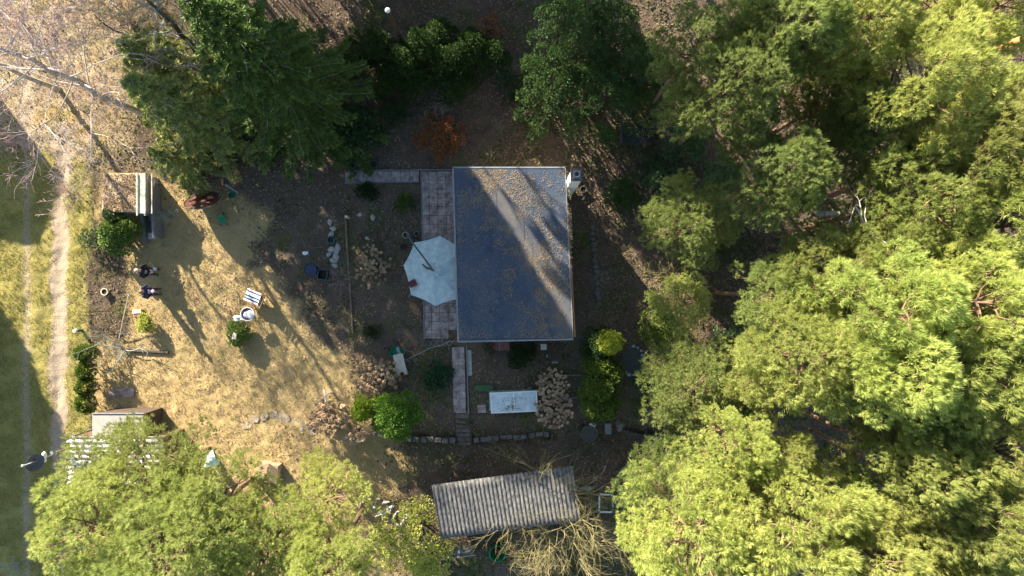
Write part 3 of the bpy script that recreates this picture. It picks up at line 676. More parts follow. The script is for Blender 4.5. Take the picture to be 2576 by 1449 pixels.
def spruce(ms, px, py, label, sc=1., rz=0., m=None):
    p = P(px, py); return plant('spruce_tree', label, 'spruce tree', (p.x, p.y, float(ground_h(p.x, p.y))), ms, ('trunk', 'crown', 'ridge_highlights'), (M_DARKBARK, m or M_SPRUCE, M_LICHEN_HIGHLIGHT), rotz=rz, sc=sc, group='spruces at the north west of the house')
spruce(SPR, 800, 285, 'huge dark green spruce with fanning branches left of the hedge', 1.0, .3)
spruce(SPR2, 560, 330, 'smaller olive spruce behind the huge spruce, its foot by the hoop', (1.0, 1.0, 1.0), 1., mat('sunlit_olive_needles', (.20, .25, .06), .6, scale=1.5, col2=(.46, .48, .17), transl=.3, per=.6))  # olive spruce needles with sunlight brightened into their colour
spruce(SPR2, 500, 425, 'olive green spruce with sunlit tips beside the mossy cellar roof', (.55, .55, .55), 2., MATS['sunlit_olive_needles'])
spruce(SPR2, 500, 230, 'sunlit olive spruce tangled with the bare trees at top left', (1., 1., .8), 3., MATS['sunlit_olive_needles'])

def shrub(name, label, px, py, lobes, m, seed, n_per=220, size=.07, k=3, up=.4, cat='shrub', group=None, stem=M_DARKBARK, rz=0.):
    return plant(name, label, cat, G(px, py), leafy_meshes(seed, lobes, n_per, size, k, up), ('stem', 'foliage'), (stem, m), rotz=rz, group=group)
# clipped conifer hedge north of the house
for i, (px, py, r, h, w) in enumerate([(900, 175, .75, 2.6, 'leftmost clump of the dark hedge, touching the spruce'), (965, 150, .7, 3., 'second clump of the dark hedge, left of the lamp post'), (1030, 185, .8, 2.8, 'hedge clump at the foot of the lamp post'),
        (1080, 150, .85, 3.1, 'dark hedge clump just right of the lamp post'), (1140, 180, .8, 3., 'middle right clump of the dark hedge'), (1190, 150, .75, 2.8, 'second clump from the right end of the dark hedge'), (1240, 170, .7, 2.5, 'rightmost clump of the dark hedge by the bare bushes'), (985, 215, .8, 2.0, 'lower front clump of the dark hedge'), (1060, 220, .8, 2.0, 'lower front clump of the dark hedge below the lamp post'), (1150, 225, .75, 1.9, 'lower front clump near the right end of the dark hedge'), (1110, 120, .7, 2.4, 'rear clump of the dark hedge right of the lamp post')]):
    shrub('hedge_conifer', w, px, py, lob(9, r, h, i), mat('hedge_leaves', (.024, .052, .012), .6, scale=2., col2=(.06, .105, .02), transl=.2, per=.6), 100+i, 330, .055, 4, .5, 'hedge', 'dark hedge north of the house')
# four thuja globes by the lane
GL = leafy_meshes(140, [(0, 0, .75, .5, .5, .7)], 900, .05, 4, .4)
for i, (px, py, w) in enumerate([(236, 884, 'northernmost'), (236, 928, 'second from the north'), (236, 968, 'third from the north'), (236, 1010, 'southernmost')]):
    plant('globe_thuja', w+' clipped globe thuja in the row beside the lane', 'shrub', G(px+6, py), GL, ('stem', 'foliage'), (M_DARKBARK, M_THUJA), rotz=i*1.7, sc=(1, .85, 1), group='globe thujas beside the lane')
shrub('laurel_bush', 'glossy green cherry laurel below the mossy cellar roof', 325, 592, lob(16, .8, 1.8, 3, .38), M_GLOSSLEAF, 150, 420, .075, 3, .5)
shrub('pine_sapling', 'blue green sapling sticking out behind the laurel', 318, 548, lob(4, .3, 1.9, 4, .25), M_BLUEGREEN, 151, 400, .05, 5, .6, 'sapling')
shrub('wild_shrub', 'pale green feathery growth between the lane and the cellar', 245, 600, lob(6, .5, .9, 5, .3), M_BLUEGREEN, 152, 160, .05, 4, .6)
shrub('dwarf_conifer', 'light green dwarf conifer beside the small brick box on the lawn', 375, 815, lob(7, .35, .7, 6, .24), M_YELLOWLEAF, 153, 420, .05, 4, .5)
shrub('box_bush', 'round boxwood with a square stone in its crown on the lawn', 608, 838, lob(12, .5, .75, 7, .3), M_GLOSSLEAF, 154, 480, .05, 3, .4)
shrub('conifer_bush', 'yellow green left half of the conifer pair by the dried hydrangeas', 930, 1018, lob(9, .55, 1.9, 8, .36), mat('lime_leaves', (.11, .18, .012), .6, scale=2., col2=(.25, .34, .03), transl=.25, per=.6), 155, 420, .055, 4, .5, group='conifer pair by the steps')
shrub('conifer_bush', 'taller deep green half of the conifer pair by the dried hydrangeas', 1010, 1030, lob(16, .95, 2.6, 9, .5), mat('fresh_green_leaves', (.07, .17, .02), .6, scale=2., col2=(.20, .34, .05), transl=.25, per=.6), 156, 330, .06, 4, .6, group='conifer pair by the steps')
shrub('evergreen_bush', 'low bluish green bush left of the paved path', 1103, 945, lob(9, .6, .8, 10, .32), mat('teal_leaves', (.02, .075, .03), .5, scale=2., col2=(.06, .14, .06), transl=.2, per=.6), 157, 330, .06, 3, .5)
shrub('evergreen_bush', 'round green bush under the south edge of the house roof', 1310, 888, lob(9, .6, .9, 11, .32), M_DARKLEAF, 158, 360, .055, 3, .5)
shrub('evergreen_bush', 'small dark bush with round hoops left of the potting bench', 1232, 872, lob(4, .3, .6, 12, .22), M_DARKLEAF, 159, 200, .05, 3, .5)
shrub('small_conifer', 'dark low conifer below the northern paved path', 930, 483, lob(6, .38, .8, 13, .28), M_DARKLEAF, 160, 420, .045, 4, .5)
shrub('small_conifer', 'dim low conifer left of the patio corner', 1020, 512, lob(6, .35, .7, 14, .28), M_SPRUCE, 161, 380, .045, 4, .5)
shrub('small_conifer', 'small dark conifer below the parasol on the shaded lawn', 942, 832, lob(5, .3, .6, 15, .24), M_DARKLEAF, 162, 380, .045, 4, .5)
shrub('rhododendron', 'leafy dark rhododendron at the foot of the huge spruce', 905, 350, lob(14, 1.15, 2.2, 16, .5), mat('rhododendron_leaves', (.02, .055, .018), .4, scale=2., col2=(.07, .13, .04), transl=.2, per=.7, spec=.5), 163, 230, .09, 3, .4)
# golden hedge east of the white cold frame
for i, (px, py, r, h, m, w) in enumerate([(1500, 868, .7, 2.6, M_DARKLEAF, 'dark top end of the golden hedge beside the house corner'), (1527, 862, .36, 3.4, M_GOLD, 'brilliant sunlit yellow crown rising from the golden hedge'), (1505, 915, .65, 2.4, M_THUJA, 'upper middle clump of the golden hedge'),
        (1530, 935, .6, 2.2, M_THUJA, 'right middle clump of the golden hedge beside the pond'), (1505, 970, .7, 2.5, M_THUJA, 'lower middle clump of the golden hedge'), (1510, 1015, .7, 2.3, M_THUJA, 'southern tip of the golden hedge')]):
    shrub('golden_thuja', w, px-(h-1)*6, py-(h-1)*3, lob(9, r, h, 30+i), m, 170+i, 330, .055, 4, .5, 'hedge', 'golden hedge')
# dark evergreen trees north east of the house
for i, (px, py, r, h, w) in enumerate([(1430, 130, 1.9, 5.5, 'dark evergreen tree with stripes of sun beside it at the top'), (1510, 90, 1.5, 5., 'dark evergreen at the top edge, left of the open pine'), (1400, 240, 1.9, 4.2, 'broad shaded evergreen north of the chimney'), (1500, 260, 1.8, 4.5, 'shaded evergreen with a few lit tips north east of the chimney'), (1590, 190, 1.4, 4.2, 'dark evergreen left of the sparse top pine'), (1560, 490, .6, 1.6, 'small dark evergreen right of the chimney'), (1640, 200, 1.1, 4., 'dark evergreen nearest the sparse top pine')]):
    shrub('evergreen_tree', w, px-(px-1288)*h*.012, py-(py-724)*h*.012, lob(max(7, int(24*r/1.5)), r*1.2, h, 40+i, .42, flat=1.1), mat('forest_leaves', (.03, .07, .02), .6, scale=1., col2=(.11, .18, .045), transl=.25, per=.6, obj_rand=.2), 190+i, 210, .05, 5, .4, 'evergreen tree', 'dark evergreens north of the house')
# young growth east
for i, (px, py, r, h, m, w) in enumerate([(1640, 830, .8, 3., M_THUJA, 'yellow green young tree above the pond'), (1700, 1010, .9, 2.2, M_BLUEGREEN, 'bluish young conifer below the pond'), (1625, 960, .55, 1.4, M_BLUEGREEN, 'soft blue green bush covering the edge of the pond'),
        (1790, 880, .9, 3., M_BLUEGREEN, 'blue green young tree south of the brush pile'), (1850, 820, .9, 3.4, M_BLUEGREEN, 'blue green young tree east of the brush pile'), (1650, 480, 1.1, 3., M_BLUEGREEN, 'misty blue green growth east of the chimney'), (1700, 380, .9, 3., M_BLUEGREEN, 'blue green young tree beside the slatted compost box'),
        (1580, 1250, .8, 2.2, M_BLUEGREEN, 'blue green bush right of the window frame'), (1830, 1010, .9, 2.5, M_THUJA, 'olive young tree in the shaded gully'), (1780, 480, 1.0, 4., M_BLUEGREEN, 'bluish tree in front of the lit pine north of the gully'), (1630, 1110, .0, 0, None, '')]):
    if m: shrub('young_tree', w, px, py, lob(max(5, int(9*r)), r, h, 60+i, .45), m, 210+i, 200, .06, 5, .6, 'young tree', 'young trees east of the house')
shrub('yellow_bush', 'yellow green leafy bush left of the corrugated shed', 1045, 1320, lob(24, 1.9, 3., 19, .45), M_YELLOWLEAF, 230, 190, .06, 3, .5)
shrub('yellow_bush', 'smaller yellow green bush on the bottom edge below the corrugated shed', 1100, 1395, lob(9, .8, 2.2, 20, .4), M_YELLOWLEAF, 231, 130, .065, 3, .5)
shrub('copper_beech_bush', 'coppery brown leafed bush with bare twigs on top', 1110, 352, lob(18, 1.15, 1.6, 21, .36), M_BROWNLEAF, 232, 330, .05, 3, .5)
shrub('rust_shrub', 'rusty brown shrub at the right edge', 2500, 738, lob(6, .7, 3., 22, .5), M_BROWNLEAF, 233, 160, .07, 3, .5)
shrub('climbing_shrub', 'brown leafed shrub by the striped shadows at the top', 1232, 80, lob(6, .7, 1.2, 23, .35), M_BROWNLEAF, 234, 120, .05, 3, .5)

# ---- bare trees and bushes
def bare(name, label, px, py, ms, mats, cat, rz=0., sc=1., up=0., group=None):
    return plant(name, label, cat, G(px, py, up), ms, ('branches', 'twigs'), mats, rotz=rz, sc=sc, group=group)
def birch_meshes(seed, Hh=13., lean=(0, 0), n=40, ln=3.8, lvl=5):
    qq = np.random.default_rng(seed); z = np.linspace(0, Hh, 12); pts = np.stack([lean[0]*(z/Hh)**1.3+qq.normal(0, .08, 12), lean[1]*(z/Hh)**1.3+qq.normal(0, .08, 12), z], 1); pts[0, :2] = 0
    tr = pts_segs(pts, .17, .03); out = []
    for i in range(n):
        t = .25+.73*i/n; p = np.array([np.interp(t*Hh, z, pts[:, j]) for j in range(3)]); a = i*2.4+qq.normal(0, .3)
        bare_segs(qq, p, [math.cos(a), math.sin(a), .55], ln*(1-.55*t)*qq.uniform(.7, 1.2), .040*(1-.6*t)+.010, lvl, out, 3, .64, .5, .06, .12, 3)
    return segs_mesh('trunk', tr, 8), segs_mesh('branches', [s for l, s in out if l > 1], 4), segs_mesh('twigs', [(*s[:6], max(s[6], .0075), max(s[7], .006)) for l, s in out if l <= 1], 3)
def birch(label, px, py, ms, sc=1., rz=0., mm=None):
    mm = mm or (M_BIRCH, mat('pale_branches', (.42, .36, .32), .8, scale=5., col2=(.66, .60, .56)), M_TWIG)
    return plant('bare_tree', label, 'bare tree', G(px, py), ms, ('trunk', 'branches', 'twigs'), mm, rotz=rz, sc=sc, group='bare trees at the top left')
BI = birch_meshes(301, 12.5, (-3.0, 1.4)); BI2 = birch_meshes(302, 11., (.4, .8), 18, 3.0, 4)
birch('leafless birch with white bark leaning over the lane at top left', 372, 292, BI)
birch('second leafless birch reaching beyond the left edge', 150, 225, BI2, .8, 2.)
birch('dark stemmed leafless tree at the top edge left of the spruce', 545, 165, BI2, .95, .5, (M_DARKBARK, M_LICHEN_HIGHLIGHT, M_TWIG2))
birch('thin leafless tree between the birch and the dark stemmed tree', 430, 150, BI2, .65, 4., (M_DARKBARK, M_TWIG2, M_TWIG2))
BUSH = bare_meshes(310, [((0, 0, 0), (math.cos(a), math.sin(a), 1.2)) for a in np.arange(0, 6.28, .55)], .8, .018, 3, 1, fork=3, spread=.6)
LOWB = bare_meshes(311, [((math.cos(a)*.2, math.sin(a)*.2, 0), (math.cos(a), math.sin(a), .5)) for a in np.arange(0, 6.28, .45)], .75, .013, 3, 1, fork=3, spread=.7, rise=.02)
TALLB = bare_meshes(312, [((0, 0, 0), (math.cos(a)*.8, math.sin(a)*.8, 1.2)) for a in np.arange(0, 6.28, .7)], 1.5, .03, 4, 1, fork=3, spread=.5)
WILL = bare_meshes(313, [((0, 0, .6), (math.cos(a), math.sin(a), .6)) for a in np.arange(0, 6.28, .42)], 1.7, .03, 3, 0, fork=4, spread=.45, rise=.03, droop=.05)
for i, (px, py, s, k, mm, w) in enumerate([
    (300, 440, .7, BUSH, M_TWIG3, 'brown brambles along the upper edge of the mossy cellar roof'), (242, 470, .75, LOWB, M_TWIG2, 'dry bramble tangle left of the cellar roof'), (262, 545, .75, LOWB, M_TWIG3, 'bramble tangle left of the laurel'),
    (255, 620, .75, LOWB, M_TWIG3, 'bramble tangle beside the lane left of the laurel foot'), (250, 690, .7, LOWB, M_TWIG2, 'bramble tangle north of the pale ring pot'), (240, 790, .8, LOWB, M_TWIG3, 'bramble tangle south of the pale ring pot'), (285, 760, .6, LOWB, M_TWIG3, 'low twigs in the bed beside the ring pot'),
    (300, 690, .6, LOWB, M_TWIG3, 'low brown plants left of the two people'), (268, 840, .8, LOWB, M_TWIG2, 'twig heap above the globe thujas'), (430, 545, .75, BUSH, M_LICHEN_HIGHLIGHT, 'pale bare bush right of the cellar entrance'),
    (1270, 200, 1.0, BUSH, M_LICHEN_HIGHLIGHT, 'grey bare bush at the right end of the dark hedge'), (1310, 290, 1.1, BUSH, M_TWIG3, 'dim bare bush north of the house roof'), (1225, 265, .9, LOWB, M_TWIG3, 'dim low twigs right of the copper bush'), (1180, 290, .8, LOWB, M_TWIG3, 'dim low twigs above the copper bush'),
    (1350, 330, .9, LOWB, M_TWIG3, 'dim low twigs north of the chimney'), (1690, 690, 1.3, LOWB, M_TWIG2, 'olive brush pile lit by the sun east of the edging stones'), (1740, 720, 1.3, BUSH, M_TWIG2, 'brush pile nearest the young trees in the east'), (1640, 700, .9, LOWB, M_TWIG2, 'thin outer end of the brush pile'),
    (1505, 700, .5, LOWB, M_LICHEN_HIGHLIGHT, 'small pale dead branch lying across the edging stones'), (1590, 870, .4, LOWB, M_TWIG2, 'small yellowish dead branch above the pond'), (1270, 1100, .9, LOWB, M_TWIG3, 'thin bare bush below the cold frame'),
    (1430, 1240, 1.0, TALLB, M_TWIG2, 'thin bare saplings at the right end of the corrugated shed'), (1540, 1130, 1.1, BUSH, M_TWIG3, 'thin bare bush below the wooden tub'), (1620, 1180, 1.0, BUSH, M_TWIG3, 'thin bare bush left of the shaded pine'), (620, 875, .55, LOWB, M_TWIG2, 'curly bare twigs at the foot of the boxwood'),
    (760, 860, .35, LOWB, M_TWIG2, 'pale forked twig lying on the lawn'), (300, 880, .6, LOWB, M_LICHEN_HIGHLIGHT, 'greenish twigs above the globe thujas'), (2420, 1290, 1.3, BUSH, M_TWIG, 'bare brush in the dark hollow at the lower right'), (2490, 1400, 1.5, BUSH, M_TWIG, 'bare reddish brush in the bottom right corner'),
    (2190, 1030, 1.3, BUSH, M_LICHEN_HIGHLIGHT, 'pale twisted bare branches in the dark gap right of the gully'), (50, 1420, .9, BUSH, M_LICHEN_HIGHLIGHT, 'grey bare bush in the bottom left corner'), (1020, 1062, .6, LOWB, M_TWIG3, 'bare twigs at the foot of the conifer pair'), (1700, 1040, .9, LOWB, M_TWIG, 'reddish brown brush below the pond')]):
    bare('bare_bush', w, px, py, k, (mm, mm), 'bare bush', rz=i*1.3, sc=s)
for i, (px, py, s, w) in enumerate([(1395, 1262, 1.35, 'olive leafless willow overhanging the corrugated shed'), (1430, 1350, 1.25, 'olive leafless willow at the bottom edge right of the green barrel'), (1370, 1320, 1.0, 'olive leafless willow beside the green barrel')]):
    bare('bare_willow', w, px, py, WILL, (M_TWIG2, M_TWIG2), 'bare tree', rz=i*2., sc=s, group='leafless willows behind the shed')
APPLE = bare_meshes(320, [((0, 0, 0), (-.9, .1, .55)), ((0, 0, .1), (-.3, -.9, .6)), ((0, 0, .1), (.7, -.3, .4)), ((0, 0, .1), (-.5, .6, .5))], 1.3, .035, 3, 0, fork=3, spread=.55, rise=.02)
bare('fruit_tree', 'small leafless fruit tree with crooked lichened limbs above the globe thujas', 318, 880, APPLE, (M_LICHEN_HIGHLIGHT, M_LICHEN_HIGHLIGHT), 'bare tree', sc=.95)
CROWNB = bare_meshes(321, [((0, 0, 0), (math.cos(a), math.sin(a), .9)) for a in np.arange(0, 6.28, 1.1)], .6, .02, 3, 0, fork=3, spread=.6)
bare('bare_bush', 'sunlit bare twigs sticking up out of the copper leafed bush', 1112, 315, CROWNB, (M_LICHEN_HIGHLIGHT, M_TWIG2), 'bare bush', sc=1.4)
DEAD = bare_meshes(322, [((0, 0, 0), (0, -1., .2)), ((0, 0, 0), (-.8, .7, .3)), ((0, 0, 0), (.5, -.8, .1))], 1.6, .05, 3, 0, fork=3, spread=.5, rise=0.)
p = P(2195, 590, 10); t = plant('dead_branch', 'bone white dead limbs standing clear above the pines on the right', 'dead tree', (p.x, p.y, 0), DEAD, (), ())
t.location.z = 0; M_BONE = mat('bone_white_wood', (.50, .46, .42), .8, scale=4.)
for me_, nm in zip(DEAD, ('limbs', 'twigs')):
    o = link(nm, me_, M_BONE, t); o.location = (0, 0, 10)
link('trunk', segs_mesh('trunk', [(0, 0, 0, 0, 0, 10, .16, .08)], 6), M_DARKBARK, t)
for px, py, z0, px1, py1, z1, r, w in [(2575, 100, 8, 2450, 150, 5.5, .20, 'orange barked leaning pine trunk at the top right edge'), (2560, 60, 7, 2440, 105, 5, .18, 'grey brown leaning trunk above the orange one at the top right'), (2255, 1130, 10, 2335, 1140, 10.6, .20, 'orange broken pine trunk lying between the lower right crowns'), (2055, 540, 9, 2110, 538, 9.3, .13, 'pale grey log caught in the branches above the gully')]:
    a, b = P(px, py, z0), P(px1, py1, z1); qq = np.random.default_rng(int(px)); pts = curve_pts(a, b, .1, 7, qq, .05)
    o = segs_mesh('leaning_trunk', pts_segs(pts-pts[0], r, r*.8), 8)
    tag(link('leaning_trunk', o, mat('orange_bark', (.42, .17, .06), .9, scale=5., col2=(.60, .30, .13), bump=.8) if 'orange' in w else M_DEADWOOD, loc=a), w, 'tree trunk')

# more tangled growth at the top left
for i, (px, py, s_, k, mm, w) in enumerate([(330, 60, 1.2, TALLB, M_TWIG, 'reddish sapling thicket at the top edge right of the birch'), (60, 60, .8, TALLB, M_TWIG, 'reddish sapling thicket in the top left corner'), (40, 360, .8, BUSH, M_TWIG, 'reddish sapling thicket on the lane below the birch'), (230, 220, .8, BUSH, M_TWIG, 'reddish sapling thicket under the birch crown'),
        (480, 90, 1.1, TALLB, M_TWIG2, 'olive sapling thicket under the dark stemmed tree'), (400, 220, 1.1, TALLB, M_LICHEN_HIGHLIGHT, 'grey green sapling thicket right of the birch trunk'), (450, 330, 1.0, TALLB, M_TWIG2, 'olive sapling thicket over the sunlit spruce'), (170, 480, .6, BUSH, M_TWIG, 'reddish thin twigs on the lane verge left of the cellar')]):
    bare('sapling_thicket', w, px, py, k, (mm, mm), 'bare bush', rz=i*1.1, sc=s_)

# undergrowth between the house and the pines
for i, (px, py, r, h, m, w) in enumerate([(1640, 290, .9, 2.2, M_SHADED_NEEDLE, 'cool green undergrowth right of the compost box'), (1740, 330, .8, 1.8, M_BLUEGREEN, 'bluish undergrowth in the shade east of the compost box'), (1640, 420, .8, 1.8, M_DARKLEAF, 'dark undergrowth below the compost box'), (1850, 620, .9, 2.0, M_DARKLEAF, 'dark undergrowth at the upper end of the gully'),
        (1760, 640, .8, 2.2, M_SHADED_NEEDLE, 'green undergrowth above the brush pile'), (1690, 860, .8, 1.8, M_SHADED_NEEDLE, 'green undergrowth under the brush pile'), (1750, 1080, .9, 1.6, M_THUJA, 'olive undergrowth beside the corrugated edging'), (1660, 1290, .9, 2.0, M_SHADED_NEEDLE, 'green undergrowth below the window frame'), (1880, 300, .9, 2., M_DARKLEAF, 'dark undergrowth beneath the thin crowned pine'),
        (2050, 180, .9, 2., M_DARKLEAF, 'dark undergrowth below the pale top edge pine'), (2260, 40, 1.0, 2.2, M_DARKLEAF, 'dark ivy like growth in the clearing at the top right'), (2420, 90, 1.0, 2.2, M_DARKLEAF, 'dark growth behind the leaning orange trunk')]):
    shrub('undergrowth', w, px-(px-1288)*h*.012, py-(py-724)*h*.012, lob(max(6, int(12*r)), r*1.15, h, 160+i, .36), m, 310+i, 230, .045, 5, .5, 'undergrowth', 'undergrowth east of the house')
for i, (px, py, s_, k, mm, w) in enumerate([(1020, 250, .9, LOWB, M_TWIG3, 'dim bare twigs left of the copper bush'), (1130, 250, .8, LOWB, M_LICHEN_HIGHLIGHT, 'grey bare twigs just above the copper bush'), (1290, 370, .9, LOWB, M_TWIG3, 'dim bare twigs along the north edge of the house'), (1560, 420, .8, LOWB, M_TWIG3, 'bare twigs between the chimney and the compost box'),
        (1560, 640, .8, LOWB, M_TWIG3, 'bare twigs right of the upper edging stones'), (1580, 780, .8, LOWB, M_TWIG3, 'bare twigs right of the lower edging stones'), (860, 700, .7, LOWB, M_TWIG, 'reddish twigs hanging over the weathered beam'), (872, 790, .6, LOWB, M_TWIG2, 'dry yellow twigs at the lower end of the weathered beam'), (1330, 1130, .9, LOWB, M_TWIG3, 'bare twigs above the corrugated shed roof'),
        (1600, 1110, .9, LOWB, M_TWIG3, 'bare twigs below the wavy edging'), (1080, 1010, .6, LOWB, M_TWIG2, 'dry ochre twigs right of the conifer pair'), (1065, 905, .45, LOWB, M_TWIG2, 'small tan twigs right of the work board')]):
    bare('bare_bush', w, px, py, k, (mm, mm), 'bare bush', rz=i*1.9, sc=s_)

for i, (px, py, r, h, m, w) in enumerate([(1290, 230, .8, 1.6, M_DARKLEAF, 'dim green shrub right of the dark hedge end'), (1350, 300, .8, 1.8, M_DARKLEAF, 'dim green shrub north of the roof beside the dark evergreens'), (1000, 290, .6, 1.2, M_DARKLEAF, 'dim green shrub between the rhododendron and the copper bush')]):
    shrub('undergrowth', w, px, py, lob(9, r, h, 190+i, .32), m, 350+i, 200, .045, 5, .5, 'undergrowth', 'undergrowth north of the house')
# ------------------------------------------------------------------ people
M_SKIN = mat('skin', (.48, .27, .20), .55, scale=8., var=.08)
M_BLACKJ = mat('black_cloth', (.018, .018, .022), .85, scale=14.)
M_NAVY = mat('navy_cloth', (.035, .035, .085), .85, scale=14.)
M_JEANS = mat('dark_trousers', (.05, .055, .075), .85, scale=14.)
M_BLOND = mat('fair_hair', (.28, .18, .09), .7, scale=20.)
M_GREYH = mat('light_hair', (.50, .40, .34), .7, scale=20.)
M_LILAC = mat('lilac_shirt', (.55, .48, .60), .8, scale=14.)
M_STRIPEW = mat('white_cloth', (.72, .72, .74), .85, scale=6., var=.1)
M_SHOE = mat('brown_shoes', (.12, .07, .04), .7, scale=10.)
def skin_obj(name, verts, edges, radii, m, parent, root=0, sub=2):
    me = bpy.data.meshes.new(name); me.from_pydata(verts, edges, []); me.update()
    o = link(name, me, m, parent); sk = o.modifiers.new('skin', 'SKIN'); sk.use_smooth_shade = True
    lay = me.skin_vertices[0] if len(me.skin_vertices) else None
    if lay is None:
        me.attributes  # layer is made by the modifier when missing
    for i, r in enumerate(radii):
        if lay: lay.data[i].radius = r if isinstance(r, tuple) else (r, r); lay.data[i].use_root = (i == root)
    s = o.modifiers.new('sub', 'SUBSURF'); s.levels = sub; s.render_levels = sub
    return o
def chain_mesh(mb, pts, rs, k=12): mb.tube(pts, rs, k)
def person(label, px, py, rz, look_up, jacket, trouser, hair, hands_fwd, shirt=None):
    """faces +x locally; a skinned body with clothes, hair, shoes, eyes"""
    t = thing('person', label, 'person', G(px, py), rz, 'people on the lawn'); t.scale = (1.07, 1.07, 1.05)
    hd = Vector((.02, 0, 1.58)); tilt = look_up
    sh = [Vector((0, s*.19, 1.40)) for s in (-1, 1)]; hp = [Vector((0, s*.10, .92)) for s in (-1, 1)]
    kn = [Vector((.03, s*.12, .50)) for s in (-1, 1)]; an = [Vector((-.02, s*.13, .09)) for s in (-1, 1)]; toe = [Vector((.15, s*.15, .04)) for s in (-1, 1)]
    el = [Vector((.03 if hands_fwd else -.02, s*.29, 1.12)) for s in (-1, 1)]
    wr = [Vector((.28, s*.10, 1.10)) if hands_fwd else Vector((.12, s*.25, .88)) for s in (-1, 1)]
    V = [(0, 0, .95), (0, 0, 1.12), (0, 0, 1.32), (.0, 0, 1.44), (.02-tilt*.02, 0, 1.52), (.03-tilt*.05, 0, 1.62), (.02-tilt*.09, 0, 1.71)]; E = [(i, i+1) for i in range(6)]
    Rr = [(.15, .11), (.13, .10), (.15, .11), .07, .055, (.085, .095), (.065, .075)]
    def ad(v, r, frm): V.append(tuple(v)); Rr.append(r); E.append((frm, len(V)-1)); return len(V)-1
    for i in (0, 1):
        a = ad(sh[i], .055, 2); b = ad(el[i], .042, a); c = ad(wr[i], .028, b); d = (wr[i]-el[i]).normalized()
        s = -1 if i == 0 else 1; palm = wr[i]+d*.06; h = ad(palm, (.036, .018), c)
        lat = Vector((-d.y, d.x, 0)).normalized()
        for j, ln in enumerate((.055, .066, .062, .048)):
            o = lat*(j-1.5)*.018; f1 = ad(palm+o+d*.04, .009, h); f2 = ad(palm+o+d*(.04+ln*.5)+Vector((0, 0, -.008)), .008, f1); ad(palm+o+d*(.04+ln)+Vector((0, 0, -.025)), .007, f2)
        tb = ad(palm-lat*s*.035+Vector((0, 0, .0)), .010, h); ad(palm-lat*s*.05+d*.03, .009, tb)
        a = ad(hp[i], .085, 0); b = ad(kn[i], .055, a); c = ad(an[i], .038, b); ad(toe[i], .032, c)
    skin_obj('body', V, E, Rr, M_SKIN, t)
    # clothes follow the body as slightly larger shells, ending at neck, cuffs, waist and hem
    mb = MB(); mb.lathe((0, 0, 0), [(.17, .86), (.185, .95), (.165, 1.08), (.19, 1.28), (.185, 1.38), (.12, 1.455), (.075, 1.475)], 20, cap=False, sx=.78, sy=1.12)
    for i in (0, 1): mb.tube([sh[i]*1+Vector((0, -sh[i].y*.25, 0)), sh[i], (sh[i]+el[i])/2, el[i], (el[i]+wr[i])/2, wr[i]-(wr[i]-el[i])*.06], [.085, .088, .075, .066, .056, .046], 12)
    mb.build('jacket', jacket, t, smooth=True)
    mb = MB(); mb.lathe((0, 0, 0), [(.155, .98), (.175, .88), (.16, .80)], 18, cap=True, sx=.8, sy=1.1)
    for i in (0, 1): mb.tube([hp[i], (hp[i]+kn[i])/2, kn[i], (kn[i]+an[i])/2, an[i]], [.105, .092, .076, .068, .062], 12)
    mb.build('trousers', trouser, t, smooth=True)
    for i in (0, 1):
        mb = MB(); mb.blob((toe[i]+an[i])/2-Vector((0, 0, .02)), (.15, .055, .055), 1, 0., 14); mb.build('shoe', M_SHOE, t, smooth=True)
    hc_ = Vector((.02-tilt*.075, 0, 1.665)); M = Matrix.Rotation(-tilt*.9, 3, 'Y')
    mb = MB(); q_ = 16
    for i in range(9):
        pass
    hv = []; hf = []
    for i in range(9):
        th = PI*i/8*.62
        for j in range(18):
            f = 2*PI*j/18; r = 1.0; d = Vector((math.sin(th)*math.cos(f), math.sin(th)*math.sin(f), math.cos(th)))
            lim = -.06 if d.x > .35 else 0; hv.append(hc_+M @ Vector((d.x*.112-.018, d.y*.098, d.z*.118+lim*0)))
    hf = [(i*18+j, (i+1)*18+j, (i+1)*18+(j+1) % 18, i*18+(j+1) % 18) for i in range(8) for j in range(18)]
    mb.add(hv, hf); mb.build('hair', hair, t, smooth=True)
    mb = MB(); mb.blob(hc_+M @ Vector((.105, 0, -.03)), (.018, .014, .024), 2, 0., 8); mb.build('nose', M_SKIN, t, smooth=True)
    for s in (-1, 1):
        MB().blob(hc_+M @ Vector((.088, s*.033, .0)), (.012, .014, .010), 1, 0., 8).build('eye', M_DARK, t, smooth=True)
        MB().blob(hc_+M @ Vector((0, s*.095, -.02)), (.022, .012, .032), 1, 0., 8).build('ear', M_SKIN, t, smooth=True)
    MB().blob(hc_+M @ Vector((.090, 0, -.068)), (.010, .026, .007), 1, 0., 8).build('mouth', mat('lips', (.35, .12, .10), .5), t, smooth=True)
    return t, wr, hd
tA, wrA, _ = person('person in a black jacket looking up at the camera beside the laurel', 392, 683, -.12, .95, M_BLACKJ, M_JEANS, M_GREYH, True)
MB().box((.155, -.03, 1.22), (.015, .17, .17), ry=-.05).build('jacket_print', mat('grey_print', (.30, .30, .34), .8), tA)
mb = MB()
for i in range(3): mb.box((.10+.0*i, .13, .30+.09*i), (.16, .15, .035))
mb.build('trouser_stripes', M_STRIPEW, tA)
tB, wrB, _ = person('fair haired person in a navy top and lilac shirt looking down', 398, 734, .10, -.35, M_NAVY, M_JEANS, M_BLOND, True)
MB().box((.16, 0, 1.15), (.05, .20, .26), ry=.1).build('shirt_front', M_LILAC, tB, bevel=.02)
MB().box((.30, 0, 1.12), (.16, .13, .05), rz=.3).build('folded_cloth', M_LILAC, tB, bevel=.015)

